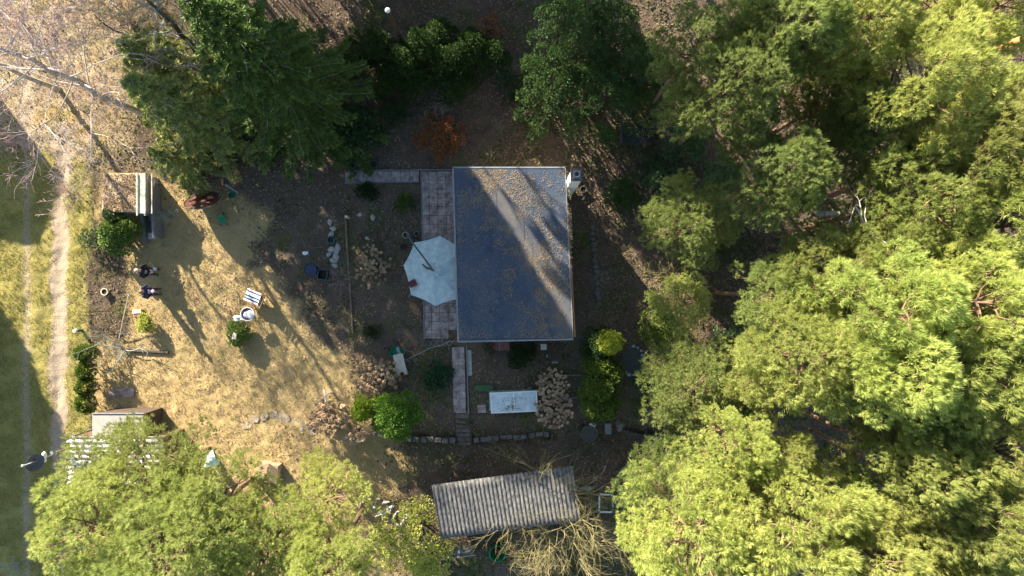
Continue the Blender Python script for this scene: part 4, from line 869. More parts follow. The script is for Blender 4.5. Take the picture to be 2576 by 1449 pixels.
# ------------------------------------------------------------------ parasol
M_CANOPY = mat('parasol_cloth', (.30, .39, .41), .85, scale=3.5, col2=(.50, .60, .62), transl=.1)
M_GREYM = mat('dark_grey_metal', (.06, .065, .075), .5, scale=8.)
pc = P(1092, 680, 2.4); pm = P(1034, 596, 1.2); pz = 0.0
par = thing('parasol', 'large pale cantilever parasol at the west edge of the house', 'parasol', (pm.x, pm.y, float(ground_h(pm.x, pm.y))))
o0 = par.location.copy(); rad = []
rim = [(1107, 593), (1172, 625), (1190, 700), (1158, 752), (1095, 770), (1034, 742), (1015, 668), (1042, 610)]
vs = [Vector((pc.x, pc.y, 2.52))]; nr = 5
for i in range(8):
    a = P(*rim[i], 2.05); b = P(*rim[(i+1) % 8], 2.05)
    for j in range(6):
        u = j/6; e_ = a+(b-a)*u; e_ = e_+(Vector((pc.x, pc.y, 2.05))-e_)*(.035*math.sin(u*PI)); e_.z = 2.05+.04*math.sin(u*PI); rad.append(e_)
for k_ in range(1, nr+1):
    for i, e_ in enumerate(rad):
        f = k_/nr; p = Vector((pc.x, pc.y, 2.52)).lerp(e_, f); sag = math.sin((i % 6)/6*PI)*.09*f; p.z -= sag*(1 if k_ < nr else 0)*.8; p.z += .05*math.sin(f*PI); vs.append(p)
n = len(rad); fs = [(0, 1+(i+1) % n, 1+i) for i in range(n)]+[(1+k_*n+i, 1+k_*n+(i+1) % n, 1+(k_-1)*n+(i+1) % n, 1+(k_-1)*n+i) for k_ in range(1, nr) for i in range(n)]
fs = [f[::-1] for f in fs]
can = MB(o0).add(vs, fs).build('canopy', M_CANOPY, par)
sld = can.modifiers.new('solid', 'SOLIDIFY'); sld.thickness = .012
vv = [Vector((pc.x, pc.y, 2.64))]+[Vector((pc.x, pc.y, 2.56))+Vector((math.cos(i*PI/12)*.36, math.sin(i*PI/12)*.36, (-.02 if i % 3 else .03))) for i in range(24)]
MB(o0).add(vv, [(0, 1+i, 1+(i+1) % 24) for i in range(24)]).build('vent_cap', mat('vent_cloth', (.34, .42, .45), .85, scale=14., var=.3), par)
mb = MB(o0); mb.tube([(pm.x, pm.y, 0), (pm.x, pm.y, 2.45)], .05, 10); mb.build('mast', M_GREYM, par, smooth=True)
mb = MB(o0); mb.tube([(pm.x-.05, pm.y+.07, 2.3), (pm.x+.3, pm.y-.4, 2.72), (pc.x, pc.y, 2.86)], [.05, .045, .04], 8); mb.tube([(pc.x, pc.y, 2.86), (pc.x, pc.y, 2.5)], .05, 8); mb.build('arm', M_GREYM, par)
a = P(1062, 664, 2.7); MB(o0).tube([(pc.x-.02, pc.y, 2.74), (pc.x-.35, pc.y+.12, 2.72), (a.x, a.y, 2.66)], [.04, .05, .035], 8).build('crank_handle', M_GREYM, par)
mb = MB(o0); mb.box((pm.x, pm.y, .03), (.9, .08, .06), rz=.8); mb.box((pm.x, pm.y, .065), (.9, .08, .06), rz=.8+PI/2); mb.build('base', M_GREYM, par)
for i in range(8):
    e_ = P(*rim[i], 2.05); MB(o0).tube([(pc.x, pc.y, 2.44), (e_.x, e_.y, 2.03)], .012, 5).build('rib', M_GREYM, par)

# ------------------------------------------------------------------ pots and garden clutter
M_TERRA = mat('terracotta', (.34, .13, .07), .85, scale=6.)
M_PALEPOT = mat('pale_pot', (.55, .48, .36), .8, scale=6.)
M_SOIL = mat('potting_soil', (.03, .022, .016), .95, scale=20.)
M_GREENP = mat('green_plastic', (.015, .20, .09), .45, scale=6., var=.15)
M_NAVYP = mat('navy_plastic', (.025, .035, .07), .5, scale=6., var=.15)
M_TEALP = mat('teal_plastic', (.03, .11, .12), .5, scale=6., var=.2)
M_BLACKP = mat('black_plastic', (.015, .015, .017), .5, scale=6.)
def pot(name, label, px, py, r, h, m, up=0., rim=.12, cat='plant pot', group=None):
    t = thing(name, label, cat, G(px, py, up), 0, group)
    MB().lathe((0, 0, 0), [(r*.72, 0), (r*.95, h*.85), (r*1.02, h*.86), (r*1.02, h), (r*(1-rim), h), (r*(1-rim), h*.75)], 24, cap=False).build('pot', m, t, smooth=False)
    MB().lathe((0, 0, 0), [(r*.80, h*.70), (.01, h*.74)], 16).build('soil', M_SOIL, t); return t
pot('ring_pot', 'pale rimmed round pot in the brambles left of the people', 268, 734, .19, .22, M_PALEPOT, rim=.25)
pot('plant_pot', 'pale rimmed pot left of the parasol mast', 1022, 592, .17, .22, mat('grey_cream_pot', (.30, .30, .22), .8), rim=.2)
pot('plant_pot', 'small dark rimmed pot right of the parasol mast', 1049, 589, .13, .2, M_GREYP, rim=.2)
pot('plant_pot', 'dim reddish pot below the parasol mast', 1016, 621, .19, .12, mat('dark_red_pot', (.10, .045, .045), .8), rim=.1)
pot('flower_tub', 'dark ring shaped pot in the bed right of the worn wooden beam', 1466, 478, .19, .25, M_STONE, rim=.25)
pot('plant_pot', 'dim stone pot east of the house wall, south of the chimney', 1463, 497, .14, .15, M_STONE, rim=.3)
pot('round_tub', 'thin ringed tub beside the upper garden path', 885, 419, .19, .18, M_STONE, rim=.12)
pot('round_tub', 'green ringed tub in the shade above the upper garden path', 942, 414, .20, .18, M_TEALP, rim=.12)
pot('round_tub', 'dark ringed tub between the stones left of the worn beam', 834, 604, .2, .2, M_TEALP, rim=.2)
tub = thing('round_barrel', 'navy round lidded tub on the shaded lawn', 'tub', G(788, 679))
MB().lathe((0, 0, 0), [(.25, 0), (.30, .42), (.33, .43), (.33, .48), (.31, .50), (.30, .47), (.02, .48)], 30).build('tub_body', M_NAVYP, tub, bevel=0)
MB().ring((0, 0, .48), .315, .018, 32).build('rim', M_NAVYP, tub, smooth=True)
cr = thing('plastic_crate', 'open dark plastic crate with a teal rim next to the navy tub', 'crate', G(816, 691), -.15)
mb = MB()
for x, y, w, d in ((.22, 0, .03, .46), (-.22, 0, .03, .46), (0, .23, .47, .03), (0, -.23, .47, .03)): mb.box((x, y, .19), (w, d, .36))
mb.box((0, 0, .02), (.44, .46, .03)); mb.build('crate_body', M_BLACKP, cr)
mb = MB(); c8 = [(-.19, -.27), (.19, -.27), (.25, -.20), (.25, .20), (.19, .27), (-.19, .27), (-.25, .20), (-.25, -.20), (-.19, -.27)]
mb.tube([(x, y, .385) for x, y in c8], .020, 6); mb.build('rim', M_TEALP, cr)
pc_ = thing('paper_bag', 'small crumpled white bag on the shaded lawn above the navy tub', 'bag', G(770, 637), .1)
MB().blob((0, 0, .07), (.15, .10, .08), 7, .28, 12).build('bag_body', M_STRIPEW, pc_); MB().box((.14, 0, .06), (.03, .34, .05), rz=.1).build('handle_strip', M_TRIM, pc_)
# child's green chair / ride-on with red front
gc = thing('garden_chair', "child's green plastic chair on the shaded lawn", 'chair', G(566, 556), .05)
MB().box((0, .0, .30), (.32, .36, .03)).build('seat', M_GREENP, gc, bevel=.01)
MB().box((0, .20, .48), (.32, .03, .36), rx=-.25).build('backrest', M_GREENP, gc, bevel=.01)
for sx in (-1, 1):
    MB().tube([(sx*.18, .18, .48), (sx*.19, -.02, .50), (sx*.18, -.22, .46), (sx*.17, -.26, .0)], .02, 6).build('armrest', M_GREENP, gc)
    for sy in (-1, 1): MB().tube([(sx*.14, sy*.15, .29), (sx*.17, sy*.19, 0)], .018, 6).build('leg', M_GREENP, gc)
tag(MB().blob((0, 0, .08), (.05, .09, .07), 3, .2).build('toy', mat('red_plastic', (.30, .02, .02), .5), loc=G(563, 538), smooth=True), 'tiny red toy behind the green chair', 'toy')
# leaning dish shaped fire bowl with hoses
fb = thing('garden_trampoline', 'rust brown round tray with a green and red rim leaning under the spruce', 'round tray', G(525, 508), .1)
Mt = Matrix.Rotation(-.98, 3, 'X')
mb = MB(); vv = []; 
for rr_, zz in ((.88, 0), (.70, -.03), (.35, -.05), (.01, -.05)): vv += [Mt @ Vector((rr_*math.cos(j*PI/16), rr_*math.sin(j*PI/16), zz))+Vector((0, 0, .75)) for j in range(32)]
mb.add(vv, [(i*32+j, i*32+(j+1) % 32, (i+1)*32+(j+1) % 32, (i+1)*32+j) for i in range(3) for j in range(32)]); mb.build('tray', mat('rusty_steel', (.05, .02, .016), .7, scale=5., col2=(.11, .045, .03)), fb)
MB().ring((0, 0, .75), .90, .035, 40, 6, Mt).build('rim', mat('dark_teal_rim', (.015, .06, .05), .5), fb, smooth=True)
MB().ring((.10, -.03, .72), .98, .018, 40, 6, Mt).build('hose_loop', M_GREENP, fb, smooth=True)
MB().ring((.14, .03, .74), 1.06, .015, 40, 6, Mt).build('hose_loop', mat('red_hose', (.40, .06, .04), .6), fb, smooth=True)
bkt = thing('bucket', 'dark green bucket right of the rusty round tray', 'bucket', G(588, 492))
MB().lathe((0, 0, 0), [(.15, 0), (.19, .30), (.18, .30), (.14, .03)], 20, cap=False).build('bucket_body', M_GREENP, bkt); MB().ring((0, 0, .30), .19, .012).build('rim', M_GREENP, bkt)
bd = thing('plank', 'pale leaning plank at the spruce edge above the bucket', 'plank', G(588, 477), .95); MB().box((0, 0, .25), (.10, .75, .03), rx=.4).build('board', M_TRIM, bd)
hs_ = [G(x, y, .03) for x, y in ((632, 558), (640, 566), (648, 575), (660, 586), (672, 598), (678, 606))]
tag(MB(hs_[0]).tube(hs_, .018, 6).build('hose', mat('pale_hose', (.30, .34, .30), .6), loc=hs_[0]), 'thin pale curved hose lying on the shaded lawn', 'hose')
# lawn furniture
M_WBLUE = mat('towel_blue', (.02, .055, .12), .9); M_WLIGHT = mat('light_wood', (.50, .38, .24), .7, scale=8., col2=(.66, .54, .38)); M_REDW = mat('reddish_wood', (.42, .20, .13), .7, scale=8.)
dc = thing('deck_chair', 'wooden slatted garden chair draped with a blue and white striped towel', 'chair', G(653, 752), -.38)
for s in (-1, 1):
    MB().box((-.02, s*.31, .50), (.78, .06, .045)).build('armrest', M_REDW, dc, bevel=.005)
    for xx, h_ in ((-.32, .50), (.30, .42)): MB().box((xx, s*.31, h_/2), (.05, .05, h_)).build('leg', M_REDW, dc)
for i in range(7): MB().box((-.25+i*.085, 0, .40), (.065, .56, .02)).build('seat_slat', M_REDW, dc)
for i in range(8): MB().box((.32+.03*i, 0, .46+.085*i), (.02, .58, .055), ry=.3).build('back_slat', M_WLIGHT, dc)
for s in (-1, 1): MB().tube([(.28, s*.27, .35), (.55, s*.27, 1.12)], .025, 6).build('back_post', M_WLIGHT, dc)
tw = thing('towel', 'blue and white striped towel draped over the garden chair', 'towel', G(648, 747, .0), -.38)
for i in range(8):
    y = -.31+i*.078; w = .078; vs = []
    for (x, z) in ((-.50, .44), (-.30, .535), (.05, .545), (.30, .56), (.42, .80)): vs += [(x, y, z+.004*math.sin(i*9)), (x, y+w, z+.004*math.sin(i*9+9))]
    mbx = MB().add(vs, [(2*j, 2*j+2, 2*j+3, 2*j+1) for j in range(4)]); ob = mbx.build('stripe', M_WBLUE if i in (1, 3, 6) else M_STRIPEW, tw); ob.modifiers.new('s', 'SOLIDIFY').thickness = .012
rt = thing('round_table', 'round bistro table with a white rim, a dark and white cloth on it', 'table', G(636, 789))
MB().ring((0, 0, .74), .34, .028, 36, 8).build('rim', M_WHITEP, rt, smooth=True)
MB().lathe((0, 0, 0), [(.33, .71), (.33, .725)], 36).build('table_top', mat('dark_top', (.06, .045, .07), .5, scale=9., var=.6), rt)
MB().blob((.06, -.02, .76), (.20, .26, .05), 9, .35, 16).build('cloth', M_STRIPEW, rt)
for a_ in range(3): MB().tube([(math.cos(a_*2.1)*.28, math.sin(a_*2.1)*.28, .71), (-math.cos(a_*2.1)*.12, -math.sin(a_*2.1)*.12, .36), (-math.cos(a_*2.1)*.30, -math.sin(a_*2.1)*.30, 0)], .014, 6).build('leg', M_GREYM, rt)
mb = MB(); mb.blob((0, 0, .10), (.24, .12, .10), 12, .30, 14); mb.blob((.2, -.05, .08), (.12, .10, .07), 14, .3, 10)
tag(mb.build('crumpled_jacket', M_STRIPEW, loc=G(608, 799, .45)), 'crumpled grey white jacket hung beside the round table', 'clothes')
tag(MB().box((0, 0, 0), (.22, .34, .16), rz=-.2).build('stone_block', mat('lilac_stone', (.34, .28, .30), .85, scale=9., col2=(.55, .48, .50)), loc=G(606, 843, .78), bevel=.03), 'rectangular pale stone set in the top of the round boxwood', 'stone')
bx = thing('brick_planter', 'small brick box with a white lid and a purple pot beside the dwarf conifer', 'planter', G(352, 787), .1)
MB().box((0, 0, .12), (.44, .34, .24)).build('bricks', mat('brick', (.30, .13, .09), .9, scale=9., col2=(.46, .30, .24)), bx, bevel=.01)
MB().box((.0, .08, .27), (.46, .20, .05)).build('lid', M_PALEPOT, bx, bevel=.01); MB().box((.0, -.13, .26), (.22, .10, .06)).build('pot', mat('purple_plastic', (.28, .06, .16), .5), bx, bevel=.01)
def pole(name, label, a, b, r, m, cat): 
    A, B = G(*a[:2], a[2]), G(*b[:2], b[2]); return tag(MB(A).tube([A, A.lerp(B, .5)+Vector((0, 0, .02)), B], r, 6).build(name, m, loc=A), label, cat)
pole('wooden_pole', 'long pale wooden pole leaning toward the two people', (302, 852, .1), (350, 742, 1.0), .028, M_PALEPOT, 'pole')
pole('wooden_beam', 'long weathered beam lying along the bed left of the hydrangeas', (870, 548, .12), (889, 838, .12), .055, mat('old_beam_wood', (.11, .075, .05), .9, scale=7., col2=(.22, .16, .11)), 'beam')
pole('post', 'square topped wooden post at the upper end of the weathered beam', (878, 548, 0), (878, 548, .7), .07, M_PALEPOT, 'post')
pole('fallen_branch', 'long straight stick on the lawn right of the person in navy', (462, 706, .03), (436, 742, .03), .018, M_DEADWOOD, 'stick')
pole('fallen_branch', 'short pale stick on the ground north of the chimney', (1573, 324, .04), (1586, 326, .04), .03, M_DEADWOOD, 'stick')
pole('log', 'dark weathered log lying on the lawn below the dwarf conifer', (322, 880, .06), (425, 886, .06), .09, M_DARKBARK, 'log')
pole('bamboo_cane', 'thin yellow cane lying by the dried hydrangeas left of the stake', (805, 1008, .05), (840, 1003, .3), .014, mat('yellow_cane', (.45, .38, .08), .7), 'cane')
ws = thing('wooden_stake', 'white cross shaped clothes post with a yellow cord at the dried hydrangeas', 'post', G(838, 986))
MB().tube([(0, 0, 0), (-.1, 0, 1.3)], .035, 8).build('pole', M_WHITEP, ws); MB().box((-.1, 0, 1.25), (.05, .62, .05), rz=.15).build('crossbar', M_WHITEP, ws)
# wheelbarrow group at the bench
wb = thing('wheelbarrow', 'green wheelbarrow tray with a grey frame above the work board', 'wheelbarrow', G(1004, 885), -.3)
mb = MB(); b4 = [(-.28, -.20), (.26, -.20), (.30, .20), (-.28, .22)]; t4 = [(-.36, -.27), (.34, -.27), (.38, .28), (-.36, .28)]
mb.add([(*p, .30) for p in b4]+[(*p, .55) for p in t4], [(0, 1, 2, 3), (0, 4, 5, 1), (1, 5, 6, 2), (2, 6, 7, 3), (3, 7, 4, 0)]); ob = mb.build('tray', M_GREENP, wb); ob.modifiers.new('s', 'SOLIDIFY').thickness = .02
MB().lathe((0, 0, 0), [(.14, -.04), (.18, -.04), (.18, .04), (.14, .04)], 20).build('wheel', M_BLACKP, wb).matrix_local = Matrix.Translation((-.42, 0, .18)) @ Matrix.Rotation(PI/2, 4, 'X')
for s in (-1, 1): MB().tube([(-.42, s*.06, .18), (.1, s*.18, .30), (.75, s*.26, .42)], .018, 6).build('handle', M_TRIM, wb)
pot('bucket', 'black round bucket between the wheelbarrow and the work board', 1001, 894, .22, .32, M_BLACKP, rim=.1, cat='bucket')
wt = thing('work_table', 'narrow pale board on trestles with a terracotta pot at its lower end', 'table', G(1012, 914), .22)
MB().box((0, 0, .70), (.52, 1.12, .035)).build('table_top', mat('pale_board', (.30, .27, .22), .8, scale=3., col2=(.46, .42, .36)), wt, bevel=.005)
for sx in (-1, 1):
    for sy in (-1, 1): MB().box((sx*.2, sy*.45, .34), (.04, .04, .68)).build('leg', M_WOOD, wt)
pot('plant_pot', 'terracotta pot on the lower end of the work board', 1018, 936, .12, .16, M_TERRA, up=.72)
tag(MB().box((0, 0, .06), (.16, 1.5, .05), rz=.35).build('plank', M_TRIM, loc=G(1015, 905, .35)), 'mottled grey plank right of the work board', 'plank')
hs_ = [G(x, y, .3+.02*i) for i, (x, y) in enumerate(((1022, 905), (1045, 893), (1065, 884), (1085, 873), (1110, 868), (1130, 858), (1152, 856)))]
tag(MB(hs_[0]).tube(hs_, .014, 5).build('rope', M_LICHEN_HIGHLIGHT, loc=hs_[0]), 'thin grey washing line running from the work board to the house corner', 'rope')
hexm = MB(); hx0 = G(1085, 863)
for i in range(5):
    c_ = G(1077+i*14, 863, .02); hexm.o = hx0; hexm.tube([(c_.x+.16*math.cos(k_*PI/3), c_.y+.14*math.sin(k_*PI/3), c_.z) for k_ in range(7)], .018, 5)
tag(hexm.build('hexagon_edging', M_TRIM, loc=hx0), 'row of pale hexagonal edging rings under the patio', 'edging')
# beds and benches under the south eaves
bn = thing('bench', 'reddish bench half hidden under the south eaves of the house', 'bench', G(1257, 868), .02)
MB().box((-.27, 0, .45), (.5, .5, .04)).build('seat', mat('red_brown_wood', (.16, .07, .055), .8, scale=8.), bn); MB().box((.27, 0, .45), (.5, .5, .04)).build('seat', MATS['red_brown_wood'], bn); MB().box((0, 0, .47), (.06, .52, .05)).build('armrest', M_GREYP, bn)
for sx in (-1, 1):
    for sy in (-1, 1): MB().box((sx*.46, sy*.2, .22), (.05, .05, .43)).build('leg', M_WOODD, bn)
bh = thing('bird_table', 'small pale bird table at the south eaves', 'bird table', G(1365, 868)); MB().box((0, 0, 1.1), (.3, .3, .03)).build('tray', M_CONC, bh); MB().tube([(0, 0, 0), (0, 0, 1.1)], .03, 6).build('pole', M_WOODD, bh)
cb = thing('slatted_crate', 'dark slatted pallet on the ground under the south east corner of the house', 'pallet', G(1395, 888))
for i in range(7): MB().box((-.33+i*.11, 0, .08), (.08, .9, .02)).build('slat', M_WOODD, cb)
MB().box((0, .3, .04), (.75, .06, .06)).build('rail', M_WOODD, cb); MB().box((0, -.3, .04), (.75, .06, .06)).build('rail', M_WOODD, cb)
tag(MB().box((0, 0, .03), (.18, .16, .06)).build('brick', M_PAVE2, loc=G(1378, 896), bevel=.01), 'small pale square brick lying below the bird table', 'brick')
tag(MB().box((0, 0, .03), (.34, .17, .07)).build('brick', M_PAVE2, loc=G(1396, 909), bevel=.01), 'pale oblong brick lying below the dark pallet', 'brick')
tag(MB().box((0, 0, .05), (.45, .42, .05), rz=.05).build('stone_slab', M_PAVE, loc=G(1212, 1028), bevel=.01), 'square pinkish slab left of the cold frame', 'slab')
tag(MB().box((0, 0, .07), (1.0, .32, .14)).build('planting_trough', mat('green_trough', (.05, .10, .04), .9, scale=9.), loc=G(1217, 976)), 'narrow green mossy trough between the path and the cold frame', 'trough')
# cold frame
M_POLY = mat('white_polycarbonate', (.34, .42, .44), .45, scale=2.5, col2=(.60, .68, .72), spec=.4)
cf = thing('cold_frame', 'long box shaped cold frame with a milky white lid', 'cold frame', G(1293, 1006), .045)
mb = MB()
for x, y, w, d in ((0, .53, 2.42, .03), (0, -.53, 2.42, .03), (1.2, 0, .03, 1.05), (-1.2, 0, .03, 1.05)): mb.box((x, y, .28), (w, d, .52))
mb.build('box', mat('green_grey_board', (.20, .28, .25), .8, scale=4.), cf)
MB().box((0, -.02, .56), (2.44, 1.06, .025), rx=.03).build('lid', M_POLY, cf, bevel=.006)
mb = MB()
for x in (-1.19, 0, 1.19): mb.box((x, -.02, .575), (.045, 1.07, .02), rx=.03)
for y, z in ((.50, .592), (-.54, .560)): mb.box((0, y, z), (2.45, .045, .02))
mb.build('lid_frame', M_WHITEP, cf)
tag(MB().add([(-.1, -.7, .03), (.18, -.62, .10), (.30, .1, .5), (.12, .42, .40), (-.12, .30, .06)], [(0, 1, 2, 3, 4)]).build('tarpaulin', mat('pale_green_sheet', (.26, .38, .33), .6), loc=G(1236, 1000)), 'pale green plastic sheet folded over the left end of the cold frame', 'sheet').modifiers.new('s', 'SOLIDIFY').thickness = .02
tag(MB().blob((0, 0, .1), (.14, .14, .14), 3, .2).build('fertiliser_bag', M_GREYM, loc=G(1334, 976, .2)), 'small dark grey bag behind the right end of the cold frame', 'bag')
# dried hydrangeas
M_HEAD = mat('dried_flower_heads', (.24, .16, .10), .95, scale=14., col2=(.78, .60, .42), per=.7, obj_rand=.3)
def head_mesh():
    qq = np.random.default_rng(77); n = 110; dv = unit(qq.normal(0, 1, (n, 3))); dv[:, 2] = np.abs(dv[:, 2])*.9; c = dv*[.072, .072, .075]*qq.uniform(.8, 1.2, (n, 1))
    V, F = needles(c, dv, 3, .04, .9, .035, qq); return np_mesh('flower_head', V, F, np.repeat(qq.random(n), 3))
HEADM = head_mesh(); HEADM.materials.append(M_HEAD)
def hydrangea(label, px, py, spots, h, seed, nst=60, hs=1.):
    qq = np.random.default_rng(seed); o = G(px, py); t = thing('dried_hydrangea', label, 'shrub', o, 0, 'dried hydrangeas'); S = []
    for i, (dx, dy) in enumerate(spots):
        x, y = dx*PXM, -dy*PXM; z = h*qq.uniform(.75, 1.1); hd_ = link('flower_head', HEADM, None, t); hd_.location = (x, y, z); hd_.rotation_euler = (qq.normal(0, .2), qq.normal(0, .2), qq.uniform(0, 6)); s = qq.uniform(.65, 1.1)*hs; hd_.scale = (s, s, s)
        S += pts_segs(curve_pts([x*.35, y*.35, 0], [x, y, z], .03, 4, qq, .1), .010, .007)
    for i in range(nst):
        a = qq.uniform(0, 6.28); r_ = qq.uniform(.2, .8); S += pts_segs(curve_pts([0, 0, 0], [math.cos(a)*r_, math.sin(a)*r_, h*qq.uniform(.3, .9)], .05, 4, qq, .15), .009, .005)
    link('stems', segs_mesh('stems', S, 4), M_TWIG3, t); return t
def spots(seed, n, rx, ry, hole=0.):
    qq = np.random.default_rng(seed); out = []
    while len(out) < n:
        x, y = qq.normal(0, .52, 2)
        if x*x+y*y < 1 and x*x+y*y >= hole and all((x*rx-a)**2+(y*ry-b)**2 > 42 for a, b in out): out.append((x*rx, y*ry))
    return out
hydrangea('dried brown hydrangea with round heads left of the parasol', 945, 672, spots(1, 62, 46, 62), .8, 1)
hydrangea('dried hydrangea half in sun left of the work board', 952, 940, spots(2, 78, 66, 46), .95, 2, 60, 1.2)
hydrangea('sunlit cream dried hydrangea with orange stems beside the white stake', 835, 1045, spots(3, 60, 52, 52), .9, 3, 110, 1.45)
hydrangea('dried hydrangea with pale heads right of the cold frame, upper half', 1385, 958, spots(4, 50, 42, 36), .95, 4)
hydrangea('dried hydrangea with pale heads right of the cold frame, lower half', 1392, 1022, spots(5, 84, 48, 46), .95, 5)
hydrangea('small group of pale dried heads below the conifer pair', 905, 1080, spots(6, 12, 30, 22), .8, 6, 30, 1.5)

# ------------------------------------------------------------------ sheds, cellar, mast, fences
def corrugated(name, parent, org, c4, nw, amp, m, z, slope=0.):
    """c4 = (a, b, c, d): ridges run from a-b to d-c, waves repeat from a to b"""
    a, b, c, d = [Vector((p.x-org.x, p.y-org.y, 0)) for p in c4]; mb = MB(); vs = []; N = nw*8
    for i in range(N+1):
        u = i/N; s = a.lerp(b, u); t = d.lerp(c, u); w = amp*math.cos(u*nw*2*PI)
        for k_ in range(9): p = s.lerp(t, k_/8); vs.append((p.x, p.y, z-slope*k_/8+w+(.012 if k_ > 3 else 0)))
    fs = [(i*9+k_, (i+1)*9+k_, (i+1)*9+k_+1, i*9+k_+1) for i in range(N) for k_ in range(8)]
    ob = mb.add(vs, fs).build(name, m, parent, smooth=True); ob.modifiers.new('s', 'SOLIDIFY').thickness = .01; return ob
M_ETER = mat('weathered_fibre_cement', (.015, .017, .019), .95, scale=5., col2=(.21, .205, .20), stretch=(2.2, .8, 1), bump=.4)
zs = 1.75; sc4 = [P(x, y, zs) for x, y in ((1086, 1220), (1440, 1172), (1462, 1312), (1109, 1357))]; so = sum(sc4, Vector())/4; so.z = -.7
sh = thing('shed', 'long low shed with a weathered grey corrugated roof', 'shed', so)
corrugated('roof', sh, so, sc4, 34, .032, M_ETER, zs+.7, .1)
mb = MB(); mb.prism([((p.x-so.x)*.95, (p.y-so.y)*.55-.25) for p in (sc4[3], sc4[2], sc4[1], sc4[0])], 0, zs+.5); mb.build('wall', M_WOODD, sh)
mb = MB(); e0, e1 = sc4[3]-so, sc4[2]-so; mb.tube([(e0.x, e0.y, zs+.55), (e1.x, e1.y, zs+.55)], .03, 6); mb.build('eaves_board', M_GREYM, sh)
MB().box((-1.5, -.22+(sc4[0].y-so.y)*.55, .95), (.9, .06, 1.8), rz=.13).build('door', M_WOOD, sh)
tag(MB().box((0, 0, .15), (.55, .35, .30), rz=.13).build('storage_box', mat('pale_blue_box', (.22, .30, .36), .6), loc=G(1212, 1196, 1.2)), 'pale blue box at the upper edge of the corrugated shed roof', 'box')
tag(MB().lathe((0, 0, 0), [(.13, 0), (.16, .3), (.15, .3), (.1, .02)], 16).build('bucket', mat('red_bucket', (.35, .04, .02), .5), loc=G(1238, 1192, 1.0)), 'red bucket at the upper edge of the corrugated shed roof', 'bucket')
gb = thing('water_tank', 'green rounded water tank behind the shed', 'tank', G(1252, 1382)); MB().lathe((0, 0, 0), [(.30, 0), (.40, .25), (.42, .6), (.40, .62), (.36, .3)], 24, cap=False, sx=1.1).build('tank_body', M_GREENP, gb); MB().ring((0, 0, .62), .41, .02).build('rim', M_GREENP, gb)
wbn = thing('potting_bench', 'grey bench with bits of white and orange behind the shed', 'bench', G(1148, 1378), .12)
MB().box((0, 0, .6), (1.9, .5, .05)).build('bench_top', M_STONE, wbn); MB().box((0, -.27, .63), (2.1, .04, .05)).build('front_rail', M_CONC, wbn)
for sx in (-.8, .8): MB().box((sx, 0, .3), (.06, .4, .58)).build('leg', M_WOODD, wbn)
tag(MB().blob((0, 0, .05), (.07, .1, .08), 2, .2).build('white_cup', M_STRIPEW, loc=G(1157, 1375, .65)), 'small white thing on the grey bench behind the shed', 'cup')
tag(MB().add([(-.2, 0, 0), (-.15, .1, .1), (-.05, 0, .03), (.08, .15, .12), (.2, .02, 0)], [(0, 1, 2), (2, 3, 4)]).build('torn_board', mat('orange_board', (.50, .30, .18), .8), loc=G(1172, 1377, .65)), 'torn orange brown cardboard on the grey bench', 'cardboard').modifiers.new('s', 'SOLIDIFY').thickness = .02
# garage at lower left
zg = 2.3; gc4 = [P(x, y, zg) for x, y in ((168, 1228), (168, 1098), (410, 1098), (410, 1228))]; go = sum(gc4, Vector())/4; go.z = 0
ga = thing('garage', 'garage by the lane with a white and grey corrugated roof under the pines', 'garage', go)
corrugated('roof', ga, go, gc4, 10, .05, mat('white_corrugated', (.42, .40, .42), .8, scale=5., col2=(.62, .60, .62)), zg, .05)
MB().prism([((p.x-go.x)*.97, (p.y-go.y)*.93) for p in gc4], 0, zg-.1).build('wall', mat('brown_boards', (.12, .07, .045), .9), ga)
MB().box((gc4[0].x-go.x-.02, 0, zg-.02), (.05, (gc4[1]-gc4[0]).length+.1, .16)).build('barge_board', M_WOODD, ga)
MB().box((gc4[0].x-go.x+.05, .3, 1.0), (.08, 1.9, 1.95)).build('garage_door', M_GREYP, ga)
mo = P(169, 1131, 2.2)
an_ = thing('antenna_mast', 'antenna mast with a dark satellite dish standing over the lane', 'antenna', (mo.x, mo.y, 0)); zt = 5.0
MB().tube([(0, 0, 0), (.02, 0, zt-.2)], .03, 8).build('mast', M_TRIM, an_); MB().box((-.03, .0, 2.55), (.09, .16, .9)).build('timber_support', mat('brown_post', (.16, .09, .05), .8), an_)
MB().tube([(.02, 0, zt-.25), (0, 0, zt+.25)], .022, 6).build('mast_tip', M_WHITEP, an_); MB().blob((0, 0, zt+.28), (.06, .06, .06), 1, 0, 10).build('finial', M_WHITEP, an_, smooth=True)
def facing(M4): return M4
dsh = MB().lathe((0, 0, 0), [(.01, 0), (.22, .02), (.40, .08), (.42, .085), (.40, .05), (.2, -.01), (.01, -.03)], 30, sx=.92).build('dish', mat('dark_dish', (.07, .075, .10), .5), an_, smooth=True)
dsh.matrix_local = Matrix.Translation((-.05, -.05, 4.45)) @ Matrix.Rotation(-.2, 4, 'Z') @ Matrix.Rotation(1.02, 4, 'Y')
MB().tube([(-.05, -.05, 4.4), (-.1, -.5, 4.5)], .015, 6).build('feed_arm', M_GREYM, an_)
MB().blob((0, .10, 3.85), (.10, .20, .14), 1, .05, 14).build('white_dome', M_WHITEP, an_, smooth=True); MB().blob((-.02, -.14, 3.8), (.08, .08, .10), 1, .05, 12).build('white_dome', M_WHITEP, an_, smooth=True)
MB().box((0, .12, 3.25), (.14, .16, .18), rz=.4).build('bracket_box', M_TRIM, an_)
